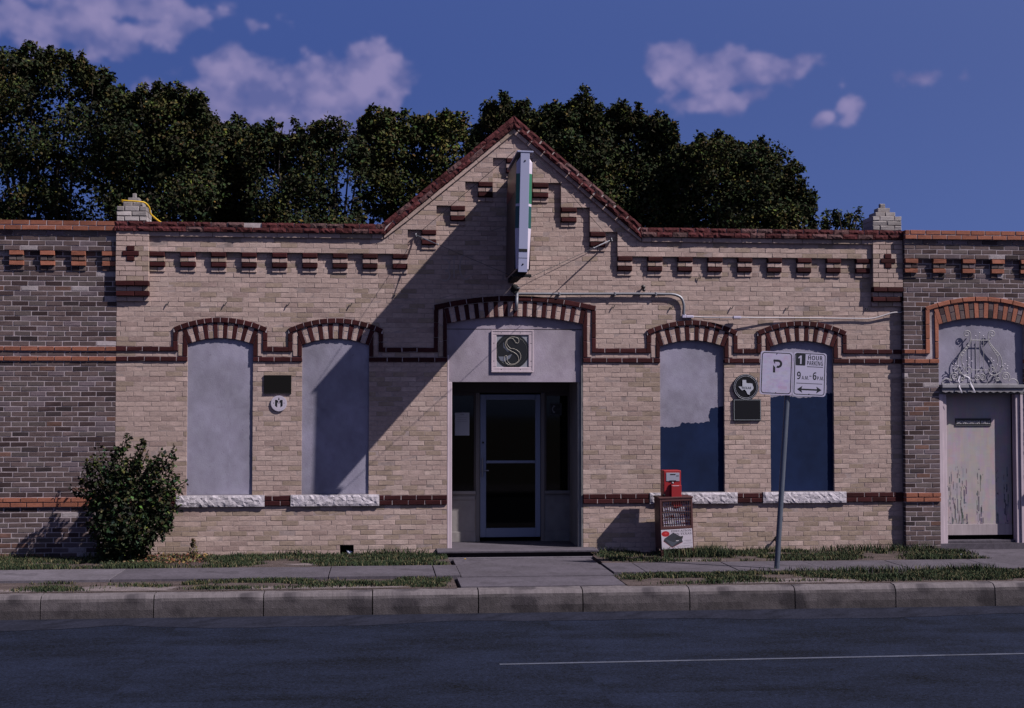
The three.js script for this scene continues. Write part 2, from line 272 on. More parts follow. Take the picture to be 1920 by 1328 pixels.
// ================================================================= the tan brick tavern
const tavern = thing('brick_building', 'tan brick tavern front with a stepped gable, dark red trim and four blocked arched windows', 'building');
{
  const ms = new Masonry(tavern, 300), L = 0.237, XL = -5.84, XR = 6.06, GX = 0.017, SL = 0.84, LU = 0.058, LP = 0.105;
  const wins = [[-4.81, -3.855, 0.028], [-3.135, -2.145, 0.028], [2.265, 3.262, 0.055], [3.981, 4.98, 0.055]];
  const WY = 1.815, WR = 1.325, DX = 0.05, DH = 1.03, DY = -1.39, DR = 4.88;
  const sillsX = [[-4.955, -3.672], [-3.29, -1.985], [2.096, 3.449], [3.849, 5.156]];
  const steps = stairs([...Array(9).keys()].map((i) => [-5.368 + i * 0.446, 0.222, 60]).concat([[-1.369, .222, 65], [-0.936, .222, 70], [-0.518, .222, 75], [-0.092, .226, 80], [0.309, .24, 75], [0.741, .24, 70], [1.183, .24, 65]], [...Array(9).keys()].map((i) => [1.607 + i * 0.4658, 0.226, 60])), 5.59);
  const brackets = steps.filter((s, i) => i % 2 === 0).map(([a, b, k]) => [a, b, k + 4]);
  const slopeHalf = (y, d = 0) => (6.33 - d - y) / SL;
  const joints = [];
  const row = (k, iv, z, zb, o = {}) => {
    if (o.dark && k < 50) for (const [a, b] of iv) joints.push(bx(a + .004, b - .004, k * CO + .006, (k + 1) * CO - .006, -.02, z - .0045));
    const y0 = k * CO + J2, y1 = (k + 1) * CO - J2;
    for (const v of iv) for (const [a, b, ja, jb] of runs(v, k, o.L || L, o.seed || 0)) {
      const dk = o.dark; const q = rq(a + (ja ? J2 : 0), b - (jb ? J2 : 0), y0, y1);
      ms.put(o.kind || (dk ? 'dark_brick' : 'brick'), dk ? M.glazed : M.brick, brickTB(q, z + (br() - .5) * 0.003, zb, dk ? darkCol() : tanCol((a + b) / 2, y0), dk ? 0.006 : 0.0024), (a + b) / 2, y0, (b - a) / L);
    }
  };
  for (let k = -2; k < 86; k++) {
    const ym = (k + 0.5) * CO; let iv = [[XL, XR]];
    // lower plane: everything under the stepped line
    let low = steps.filter((s) => s[2] > k).map(([a, b]) => [a, b]); if (k < 50) low = [[XL, XR]]; else { if (k < 50) low.push([XL, -5.368]); }
    low = low.sort((p, q) => p[0] - q[0]).reduce((m, s) => { const e = m[m.length - 1]; if (e && s[0] - e[1] < 1e-6) e[1] = Math.max(e[1], s[1]); else m.push([...s]); return m; }, []);
    for (const [xl, xr] of wins) {
      const xc = (xl + xr) / 2; if (ym > 0.82 && ym < 2.8665) low = cut(low, xl, xr);
      else if (ym > 2.8 && ym < 3.27) low = cut(low, xl - 0.2, xr + 0.2);
      else if (ym >= 3.27) { const c2 = 1.61 ** 2 - (ym - WY) ** 2; if (c2 > 0) { const h = Math.min(0.68, Math.sqrt(c2)); low = cut(low, xc - h, xc + h); } }
    }
    for (const [a, b] of sillsX) if (k === 9 || k === 10) low = cut(low, a, b);
    if (ym < 2.8665) low = cut(low, DX - DH, DX + DH); else if (ym < 3.65) low = cut(low, DX - DH - 0.19, DX + DH + 0.19); else { const c2 = 5.17 ** 2 - (ym - DY) ** 2; if (c2 > 0) { const h = Math.sqrt(c2); low = cut(low, DX - Math.min(1.22, h), DX + Math.min(1.22, h)); } }
    if (k === 0 || k === -1) low = cut(low, -2.565, -2.361);
    const band = k === 38 || k === 40, sillBand = k === 9 || k === 10;
    row(k, low, band ? 0.022 : sillBand ? 0.03 : 0, -0.1, { dark: band || sillBand });
    // the projecting upper brickwork
    if (k >= 56) {
      let up = steps.filter((s) => s[2] <= k).map(([a, b]) => [a, b]).reduce((m, s) => { const e = m[m.length - 1]; if (e && s[0] - e[1] < 1e-6) e[1] = s[1]; else m.push([...s]); return m; }, []);
      if (k >= 63) { const h = slopeHalf(ym, 0.088); up = h > 0.06 ? only(up, GX - h, GX + h) : []; }
      for (const [a, b, kt] of brackets) if (k >= kt - 4 && k < kt) {
        up = cut(up, a, b); const y0 = k * CO, dk = (kt - k) % 2 === 1, zz = [.070, .053, .049, .018][kt - 1 - k];
        if (dk) ms.put('bracket_brick', M.glazed, brickTB(rq(a, b, y0 + .001, y0 + CO - .001), zz, -0.02, darkCol(), 0.012), a, y0, 1);
        else for (const [p, q] of [[a, (a + b) / 2 - .004], [(a + b) / 2 + .004, b]]) ms.put('bracket_brick', M.brick, brickTB(rq(p, q, y0 + J2, y0 + CO - J2), zz, -0.02, tanCol(a, y0)), a, y0, .6);
      }
      row(k, up, LU, -0.03);
    }
    if (k >= 50 && k < 64) for (const [a, b, cx] of [[XL, -5.37, -5.63], [5.588, XR, 5.823]]) {
      const dk = k === 53 || k === 51, z = k === 53 ? LP + .016 : k === 52 ? LP - .03 : k === 51 ? LP - .022 : k === 50 ? .035 : LP; let p = [[a, b]];
      const half = k === 59 ? 0.119 : k === 60 || k === 58 ? 0.056 : 0;
      if (half) { p = cut(p, cx - half, cx + half); ms.put('dark_brick', M.glazed, brickTB(rq(cx - half + .003, cx + half - .003, k * CO + .003, (k + 1) * CO - .003), LP + 0.014, 0, darkCol(), 0.007), cx, k * CO, 1.2); }
      row(k, p, z, -0.05, { dark: dk, seed: 3 });
    }
  }
  // ledge under the coping, two courses of rock-faced coping, along wings and gable
  for (const [a, b] of [[-5.37, -1.945], [1.979, 5.588]]) row(63, [[a, b]], LU + 0.036, 0, { L: 0.47, seed: 8, kind: 'ledge_brick' });
  for (const [a, b] of [[XL - .02, -1.93], [1.964, XR + .02]]) for (const [k, z] of [[64, 0.15], [65, 0.132]]) for (const [p, q, ja, jb] of runs([a, b], k, 0.242, 21)) {
    const gap = hash(k, Math.round(p * 10), 3) < 0.05; if (gap && k === 65 && p < 4) continue;
    ms.put('coping_brick', M.stone, rockTB(rq(p + (ja ? .006 : 0), q - (jb ? .006 : 0), k * CO + .003 + (br() - .5) * .004, (k + 1) * CO - .003 + (br() - .5) * .008), z + (br() - .5) * .01, -0.26, copeCol(), 6, 2, 0.024), p, k * CO, 1);
  }
  const ang = Math.atan(SL), cs = Math.cos(ang), sn = Math.sin(ang);
  for (const s of [-1, 1]) {
    const len = 1.962 / cs, pt = (u, t) => { let x = GX + s * (1.962 - u * cs + t * sn), y = 6.33 - SL * 1.962 + u * sn + t * cs; if (s * (x - GX) < 0.0) { x = GX; y = 6.33 + t / cs; } return [x, y]; };
    const strip = (t0, t1, z, zb, L2, kind, seed, rock) => { const n = Math.round((len + .16) / L2); for (let i = 0; i < n; i++) { const sh = seed === 3 ? .118 : 0; const u0 = (i ? -sh : 0) + i * (len + .16) / n + (i && rock ? .006 : .003) + (i && rock ? (br() - .5) * .03 : 0), u1 = (i < n - 1 ? -sh : 0) + (i + 1) * (len + .16) / n - (rock ? .006 : .003), o = rock ? (br() - .5) * .007 : 0; let q = [pt(u0, t0 + .003 + o), pt(u1, t0 + .003 + o), pt(u1, t1 - .003 + o), pt(u0, t1 - .003 + o)]; if (i === 0) { q[0] = [GX + s * 1.945, q[0][1]]; q[3] = [GX + s * 1.945, q[3][1]]; } if (s > 0) q = [q[1], q[0], q[3], q[2]]; ms.put(kind, rock ? M.stone : M.brick, rock ? rockTB(q, z + (br() - .5) * .012, zb, copeCol(), 6, 2, .026) : brickTB(q, z, zb, tanCol(q[0][0], q[0][1])), q[0][0], q[0][1], 1); } };
    strip(-0.062, 0, LU + 0.036, 0, 0.47, 'ledge_brick', 1, false);
    strip(0, 0.0735, 0.15, -0.26, 0.242, 'coping_brick', 2, true);
    strip(0.0735, 0.147, 0.132, -0.26, 0.242, 'coping_brick', 3, true);
  }
  // window heads, label mouldings, sills and blocked openings
  for (const [xl, xr, dep] of wins) {
    const xc = (xl + xr) / 2, h = (xr - xl) / 2, R1 = WR * 1, spring = WY + Math.sqrt(R1 * R1 - h * h), a = Math.asin(h / R1);
    arch(ms, xc, WY, R1, h, 0.228, 15, 12, [1.556, 1.63], darkCol, tanCol, 0.006, 'dark_voussoir', 'tan_voussoir', M.glazed, M.brick, h + 0.212);
    for (const s of [-1, 1]) label(ms, s, s < 0 ? xl : xr, 0.21, WY + Math.sqrt(1.63 ** 2 - (h + .2) ** 2), spring, a, WY, 1.556, xc, darkCol, tanCol, M.glazed, M.brick, 'label_brick', 'label_brick');
    add('window_panel', bx(xl - .02, xr + .02, 0.79, 3.15, -dep - .06, -dep), M.plaster, tavern);
    add('window_ledge', rbx(xl + .004, xr - .004, 0.812, 0.83, -dep - .01, 0.004, .004), M.concPale, tavern);
  }
  arch(ms, DX, DY, DR, DH, 0.228, 29, 10, [5.114, 5.19], darkCol, tanCol, 0.006, 'dark_voussoir', 'tan_voussoir', M.glazed, M.brick, DH + 0.205);
  for (const s of [-1, 1]) label(ms, s, DX + s * DH, 0.2, DY + Math.sqrt(5.19 ** 2 - 1.22 ** 2), DY + Math.sqrt(DR * DR - DH * DH), Math.asin(DH / DR), DY, 5.114, DX, darkCol, tanCol, M.glazed, M.brick, 'label_brick', 'label_brick');
  for (const [a, b] of sillsX) { const t = rockTB(rq(a, b, 0.655, 0.822), 0.056, -0.12, [0.67, 0.605, 0.69], 34, 5, 0.02); add('window_sill', t.geo(), M.stone, tavern); }
  for (const [xl, xr] of [...wins, [DX - DH, DX + DH]]) { const dr = xr - xl > 1.5, xc = (xl + xr) / 2, yc = dr ? DY : WY, hh = (xr - xl) / 2 + .2, ring = (r0, r1, h0, h1) => { const o = [], a0 = Math.asin(h0 / r0), a1 = Math.asin(h1 / r1); for (let i = 0; i <= 16; i++) { const a = -a0 + 2 * a0 * i / 16; o.push([xc + r0 * Math.sin(a), yc + r0 * Math.cos(a)]); } for (let i = 16; i >= 0; i--) { const a = -a1 + 2 * a1 * i / 16; o.push([xc + r1 * Math.sin(a), yc + r1 * Math.cos(a)]); } return o; }; const ri = dr ? DR : WR, ho = dr ? [5.114, 5.19] : [1.556, 1.63]; joints.push(extrude(ring(ho[0] + .005, ho[1] - .005, hh, hh + .004), -.02, .0265), extrude(ring(ri + .006, ho[0], (xr - xl) / 2, (xr - xl) / 2 * ho[0] / ri), -.05, .004)); for (const s of [-1, 1]) { const a = s < 0 ? xl : xr, p = (u, v) => bx(Math.min(a + s * u, a + s * v), Math.max(a + s * u, a + s * v), 2.96, dr ? 3.55 : 3.2, -.04, .004), w = dr ? .2 : .21; joints.push(p(w * .32, w - .004)); } }
  add('white_joint', joints, M.mortarWhite, tavern).userData.kind = 'stuff';
  ms.done();
  // navy paint over the lower part of the two blocked windows on the right, its edge left ragged by the roller
  const rag = rng(5), edge = (pts) => { const o = []; for (let i = 0; i < pts.length - 1; i++) { const [x0, y0] = pts[i], [x1, y1] = pts[i + 1], n = Math.max(2, Math.round(Math.hypot(x1 - x0, y1 - y0) / 0.025)); for (let j = 0; j < n; j++) o.push([lerp(x0, x1, j / n) + (rag() - .5) * .014, lerp(y0, y1, j / n) + (rag() - .5) * .022]); } o.push(pts[pts.length - 1]); return o; };
  add('paint_patch', extrude([[2.27, 0.832], [3.258, 0.832], ...edge([[3.258, 2.13], [3.06, 2.11], [3.03, 1.99], [3.05, 1.9], [2.9, 1.88], [2.62, 1.88], [2.56, 1.82], [2.27, 1.815]])], -0.0555, -0.053), M.navyPaint, tavern);
  add('paint_patch', extrude([[3.985, 0.832], [4.976, 0.832], ...edge([[4.976, 2.33], [4.86, 2.34], [4.72, 2.29], [4.5, 2.26], [4.2, 2.3], [3.985, 2.27]])], -0.0555, -0.053), M.navyPaint, tavern);
  // wall cores of mortar behind the bricks
  const arcPts = (xl, xr, yc, r, n = 10) => { const xc = (xl + xr) / 2, o = []; for (let i = n; i >= 0; i--) { const x = lerp(xl, xr, i / n); o.push([x, yc + Math.sqrt(r * r - (x - xc) ** 2)]); } return o; };
  const vent = [[-2.565, -0.07], [-2.361, -0.07], [-2.361, CO], [-2.565, CO]];
  add('wall', extrude([[XL, -0.5], [DX - DH, -0.5], ...arcPts(DX - DH, DX + DH, DY, DR, 14).reverse(), [DX + DH, -0.5], [XR, -0.5], [XR, 4.8], [1.95, 4.8], [GX, 6.42], [-1.92, 4.8], [XL, 4.8]], -0.25, -0.0026, [...wins.map(([a, b]) => [[a, 0.8], [b, 0.8], ...arcPts(a, b, WY, WR)]), vent]), M.mortarTan, tavern);
  const under = []; steps.forEach(([a, b, k], i) => { const f = i % 2 ? k : k + 4; under.push([a + .002, f * CO + .003], [b - .002, f * CO + .003]); });
  add('upper_wall', extrude([[-5.6, 54.1 * CO], ...[[-5.372, 54.1 * CO]], ...under, [5.59, 54.1 * CO], [5.8, 54.1 * CO], [5.8, 4.71], [1.962, 4.71], [GX, 6.32], [-1.928, 4.71], [-5.6, 4.71]], 0.0, LU - 0.0026), M.mortarTan, tavern);
  for (const [a, b] of [[XL + .003, -5.373], [5.591, XR - .003]]) add('pilaster_core', bx(a, b, 54 * CO + .004, 4.704, -.01, LP - .016), M.mortarTan, tavern);
  add('coping_core', [bx(XL, -1.94, 4.708, 4.845, -.25, .098), bx(1.97, XR, 4.708, 4.845, -.25, .098), extrude([[-1.94, 4.712], [GX, 6.345], [1.974, 4.712], [1.96, 4.85], [GX, 6.505], [-1.92, 4.85]], -.25, .098)], M.mortarWhite, tavern);
  // brick caps on the end piers
  for (const [xa, xb, zz] of [[-5.835, -5.404, 0.10], [5.59, 6.05, 0.10]]) {
    const cap = new THREE.Group(); cap.name = 'pier_cap'; tavern.add(cap);
    const layers = [[0, 0], [0, 0], [0, 0], [0.075, 0.07], [0.135, 0.13], [0.19, 0.185]];
    layers.forEach(([d, dz], i) => { const k = 66 + i, n = i < 3 ? (i % 2 ? 2 : 3) : i < 4 ? 2 : 1, w = (xb - xa - 2 * d); for (let j = 0; j < n; j++) { const f = (t) => xa + d + w * (n === 3 ? [0, .25, .75, 1][t] : t / n); const t = brickTB(rq(f(j) + (j ? .006 : 0), f(j + 1) - (j < n - 1 ? .006 : 0), k * CO + .004, (k + 1) * CO - .003), zz - dz + (br() - .5) * .008, zz - .44 + dz, capCol(), .008, .004); add('brick', t.geo(), M.brick, cap); } });
    add('mortar', [bx(xa + .01, xb - .01, 65.9 * CO, 69 * CO - .006, zz - .43, zz - .014), bx(xa + .09, xb - .09, 69 * CO - .01, 70 * CO, zz - .36, zz - .085)], M.mortarTan, cap);
  }
  // the body behind the front
  add('side_wall', [bx(XL, XL + .25, -.5, 4.6, -12, -.25), bx(XR - .25, XR, -.5, 4.6, -12, -.25)], M.mortarBrown, tavern);
  add('rear_wall', bx(XL, XR, -.5, 4.6, -12.25, -12), M.mortarBrown, tavern);
  add('roof', [bx(XL + .25, XR - .25, 4.25, 4.4, -12, -.25)], M.roof, tavern);
  add('vent_box', [bx(-2.62, -2.31, -.12, .12, -.5, -.48), bx(-2.62, -2.565, -.12, .12, -.48, -.25), bx(-2.361, -2.31, -.12, .12, -.48, -.25), bx(-2.565, -2.361, .075, .12, -.48, -.25), bx(-2.565, -2.361, -.12, -.07, -.48, -.25)], M.darkMetal, tavern);
  // entrance: plastered front over the doorway, deep recess, aluminium door with side lights
  const D = new THREE.Group(); D.name = 'entrance'; tavern.add(D); D.userData.label = 'recessed entrance with glazed door';
  const xl = DX - DH, xr = DX + DH, ZD = -1.07;
  add('fascia_panel', extrude([[xl + .002, 2.5], [xr - .002, 2.5], [xr - .002, 3.29], [xl + .002, 3.29]], -0.16, -0.05), M.plasterDoor, D);
  add('fascia_panel', extrude([[xl + .002, 3.302], [xr - .002, 3.302], ...arcPts(xl + .002, xr - .002, DY, DR + .01, 14)], -0.16, -0.058), M.plasterDoor, D);
  add('backing_board', bx(xl + .002, xr - .002, 3.28, 3.31, -.15, -.075), M.darkWood, D);
  add('door_post', [rbx(xl + .002, xl + .078, -.02, 2.498, -.12, -.03, .008), rbx(xl + .004, xl + .03, -.02, 2.9, -.04, -.012, .006)], M.trim, D);
  add('door_post', [rbx(xr - .078, xr - .002, -.02, 2.498, -.12, -.03, .008), rbx(xr - .03, xr - .004, -.02, 3.2, -.04, -.004, .006)], M.jambGrey, D);
  add('reveal', [bx(xl, xl + .05, -.02, 2.5, ZD - .05, -.12)], M.panelCream, D);
  add('reveal', [bx(xr - .06, xr, -.02, 2.5, ZD - .05, -.12)], M.jambGrey, D);
  add('soffit', bx(xl, xr, 2.505, 2.6, ZD - .05, -.161), M.darkWood, D);
  add('recess_floor', bx(xl - .05, xr + .05, -.3, .0, ZD - .3, .0), M.conc, D);
  add('transom_board', bx(xl + .05, xr - .06, 2.345, 2.5, ZD - .02, ZD + .02), M.darkWood, D);
  const fr = (x0, x1, y0, y1, m = M.darkWood, z = .03) => rbx(x0, x1, y0, y1, ZD - .03, ZD + z, .006);
  for (const [a, b] of [[-.475, -.41], [.56, .618]]) add('door_frame', fr(a, b, 0, 2.345), std([.17, .15, .16], .6), D);
  const door = new THREE.Group(); door.name = 'door'; D.add(door);
  for (const [n, a, b, c, d, z] of [['stile', -.405, -.31, .07, 2.32, .025], ['stile', .47, .553, .07, 2.32, .025], ['door_rail', -.31, .47, 2.235, 2.32, .024], ['door_rail', -.31, .47, .07, .215, .024]]) add(n, rbx(a, b, c, d, ZD - .02, ZD + z, .006), M.alu, door);
  add('push_bar', rbx(-.31, .47, 1.232, 1.278, ZD + .002, ZD + .035, .01), M.alu, door);
  add('pane', bx(-.312, .472, .21, 2.238, ZD - .008, ZD - .002), M.glass, door);
  add('handle', [bar([-.37, 1.02, ZD + .07], [-.37, 1.32, ZD + .07], .011), bar([-.37, 1.05, ZD + .02], [-.37, 1.05, ZD + .07], .009), bar([-.37, 1.29, ZD + .02], [-.37, 1.29, ZD + .07], .009), bar([-.39, 1.12, ZD + .05], [-.27, 1.12, ZD + .05], .01)], M.galv, door);
  add('lock', (() => { const g = new THREE.CylinderGeometry(.017, .017, .02, 14); g.rotateX(Math.PI / 2); g.translate(-.36, 1.56, ZD + .03); return g; })(), M.darkMetal, door);
  for (const [a, b, s] of [[xl + .05, -.475, -1], [.618, xr - .06, 1]]) {
    const w = new THREE.Group(); w.name = 'side_window'; D.add(w);
    add('frame', [fr(a, a + .03, .8, 2.345), fr(b - .03, b, .8, 2.345), fr(a + .03, b - .03, 2.30, 2.345)], M.darkWood, w);
    add('pane', bx(a + .03, b - .03, .8, 2.3, ZD - .012, ZD - .006), M.glass, w);
    add('sill', rbx(a, b, .75, .8, ZD - .03, ZD + .06, .008), s < 0 ? M.panelCream : M.jambGrey, w);
    add('lower_panel', [bx(a, b, 0, .75, ZD - .03, ZD + .012), rbx(a, b, 0, .16, ZD - .02, ZD + .03, .006), ...(s < 0 ? [rbx(a + .01, b - .01, .66, .72, ZD, ZD + .028, .006)] : [])], s < 0 ? M.panelCream : M.jambGrey, w);
  }
  add('room', [bx(xl - 1, xr + 1, 0, 3, -5.2, -5.15), bx(xl - 1.05, xl - 1, 0, 3, -5.2, ZD - .1), bx(xr + 1, xr + 1.05, 0, 3, -5.2, ZD - .1), bx(xl - 1, xr + 1, 3, 3.05, -5.2, ZD - .1), bx(xl - 1, xr + 1, -.05, .0, -5.2, ZD - .3), bx(xl - 1, xl, 0, 3, ZD - .1, ZD - .05), bx(xr, xr + 1, 0, 3, ZD - .1, ZD - .05), bx(xl, xr, 2.6, 3, ZD - .1, ZD - .05)], M.inside, D);
  const stp = new THREE.Group(); stp.name = 'doorstep'; tavern.add(stp);
  add('slab', rbx(-1.14, 1.25, -.022, .012, -.02, .42, .01), M.conc, stp);
  add('riser', bx(-1.02, 1.14, -.13, -.022, -.02, .33), std([.055, .042, .045], .9), stp);
  add('lower_slab', rbx(-1.0, 1.2, -.16, -.084, .0, .45, .01), M.concPale, stp);
  // small iron hooks along the wall and faded painted figures
  const hook = tube([[0, 0, 0], [0, -.006, .016], [.008, -.026, .03], [.03, .012, .034], [.042, .03, .03]], 0.006, 12, 5);
  for (const x of [-5.12, -4.283, -3.361, -2.439, 1.531, 2.429, 3.367, 4.237, 5.5]) { const h = add('hook', hook, M.wire, tavern); h.position.set(x, 3.645, 0); }
  for (const [x, y] of [[2.87, 4.1], [-1.3, 4.98], [.74, 5.2]]) { const h = add('hook', hook, M.wire, tavern); h.position.set(x, y, .0); h.rotation.z = .8; }
  const ghost = std([0.40, 0.33, 0.335], .9), oval = (xc, yc, a, b, w, t0, t1) => { const o = [], n = 20; for (let i = 0; i <= n; i++) { const t = lerp(t0, t1, i / n); o.push([xc + a * Math.cos(t), yc + b * Math.sin(t)]); } for (let i = n; i >= 0; i--) { const t = lerp(t0, t1, i / n); o.push([xc + (a - w) * Math.cos(t), yc + (b - w) * Math.sin(t)]); } return extrude(o, .0005, .0035); };
  add('faded_number', [oval(-.70, 4.23, .1, .2, .022, 1.7, 5.4), oval(-1.02, 4.25, .09, .1, .02, -1.5, 1.7), oval(-1.02, 4.1, .09, .09, .02, -2, 1.5), bx(-.885, -.867, 4.06, 4.4, .0005, .0035)], ghost, tavern);
  add('tap', [bar([4.03, .1, 0], [4.03, .1, .09], .014), bar([4.03, .1, .085], [4.03, .045, .1], .013), ball(4.03, .13, .07, .022)], M.darkMetal, tavern);
}

// ================================================================= the brown brick neighbours
function neighbour(root, o) {
  const ms = new Masonry(root, 300), L = 0.24, { x0, x1, z, LU } = o;
  const steps = stairs(o.br.map((x) => [x, 0.212, 60]), x1); if (o.br[0] > x0) steps.unshift([x0, o.br[0], 60]);
  const isBr = (a) => o.br.some((x) => Math.abs(x - a) < 1e-6);
  const row = (k, iv, zf, zb, kind, col, mat = M.brick) => { for (const v of iv) for (const [a, b, ja, jb] of runs(v, k, L, o.seed)) { const sag = .003; ms.put(kind, mat, brickTB(rq(a + (ja ? .0075 : 0), b - (jb ? .0075 : 0), k * CO + .0065 + (br() - .5) * sag, (k + 1) * CO - .0065 + (br() - .5) * sag), zf + (br() - .5) * .002, zb, col((a + b) / 2, k * CO), .003, .0016), a, k * CO, (b - a) / L); } };
  for (let k = -2; k < 66; k++) {
    const ym = (k + .5) * CO; let iv = [[x0, x1]];
    if (o.door) {
      const { xc, h, yc, r } = o.door;
      if (ym < 2.8665) iv = cut(iv, xc - h, xc + h); else if (ym < 3.6) iv = cut(iv, xc - h - .2, xc + h + .2); else { const c2 = (r + .32) ** 2 - (ym - yc) ** 2; if (c2 > 0) { const q = Math.min(h + .21, Math.sqrt(c2)); iv = cut(iv, xc - q, xc + q); } }
    }
    if (k >= 64) { row(k, iv, z + LU + .05, z - .3, 'coping_brick', orangeCol); continue; }
    if (k === 63) { row(k, iv, z + LU + .012, z - .05, 'brick', (x, y) => brownCol(x, y).map((a) => a * 1.3)); continue; }
    if (k >= 60) { row(k, iv, z + LU, z - .05, 'brick', brownCol); continue; }
    const band = k === 38 || k === 40, sill = k === 9 || k === 10;
    row(k, iv, z + (band ? .02 : sill ? .03 : 0), z - .1, band || sill ? 'band_brick' : 'brick', band || sill ? orangeCol : brownCol);
    if (k >= 56) for (const [a, b] of steps) if (isBr(a)) { const dk = k === 59 || k === 57, y0 = k * CO; const parts = dk ? [[a, Math.min(b, x1)]] : [[a, (a + b) / 2], [(a + b) / 2, Math.min(b, x1)]]; for (const [p, q] of parts) if (q - p > .03) ms.put('bracket_brick', M.brick, brickTB(rq(p + .004, q - .004, y0 + .005, y0 + CO - .005), z + [.070, .053, .049, .018][59 - k], z - .02, dk ? orangeCol() : brownCol(a, y0), .005, .003), a, y0, 1); }
  }
  if (o.door) {
    const { xc, h, yc, r } = o.door;
    arch(ms, xc, yc, r, h, .255, 19, 9, [r + .258, r + .325], orangeCol, brownCol, z + .004, 'arch_brick', 'arch_brick', M.brick, M.brick, h + .22);
    for (const s of [-1, 1]) label(ms, s, xc + s * h, .215, yc + Math.sqrt((r + .325) ** 2 - (h + .21) ** 2), yc + Math.sqrt(r * r - h * h), Math.asin(h / r), yc, r + .258, xc, orangeCol, brownCol, M.brick, M.brick, 'label_brick', 'label_brick', z + .02);
  }
  ms.done();
  const hole = o.door ? [[...(() => { const { xc, h, yc, r } = o.door, p = [[xc - h, -.45], [xc + h, -.45]]; for (let i = 12; i >= 0; i--) { const x = lerp(xc - h, xc + h, i / 12); p.push([x, yc + Math.sqrt(r * r - (x - xc) ** 2)]); } return p; })()]] : [];
  add('wall', extrude(rq(x0 + .002, x1 - .002, -.5, 4.71), z - .3, z - .0042, hole), M.mortarBrown, root);
  add('upper_wall', [bx(x0 + .002, x1 - .002, 60 * CO + .003, 4.71, z - .01, z + LU - .0042), bx(x0 + .002, x1 - .002, 4.712, 66 * CO - .006, z - .29, z + LU + .043)], M.mortarBrown, root);
  add('body_wall', [bx(x0, x0 + .2, -.5, 4.6, -12, z - .3), bx(x1 - .2, x1, -.5, 4.6, -12, z - .3), bx(x0, x1, -.5, 4.6, -12.2, -12)], M.mortarBrown, root);
  add('roof', bx(x0 + .2, x1 - .2, 4.3, 4.45, -12, z - .3), M.roof, root);
}
const leftHouse = thing('brick_building', 'brown brick building with orange brick bands beside the bush', 'building');
neighbour(leftHouse, { x0: -11.2, x1: -5.842, z: 0, LU: 0.058, br: [...Array(11).keys()].map((i) => -6.051 - (10 - i) * 0.442), seed: 41 });
const rightHouse = thing('brick_building', 'brown brick hall with an orange brick arch over a peeling white door', 'building');
const HD = { xc: 7.303, h: 0.688, yc: 1.284, r: 2.22 };
neighbour(rightHouse, { x0: 6.066, x1: 11.2, z: 0.11, LU: 0.058, br: [6.07, ...[...Array(10).keys()].map((i) => 6.518 + i * 0.47)], seed: 55, door: HD });
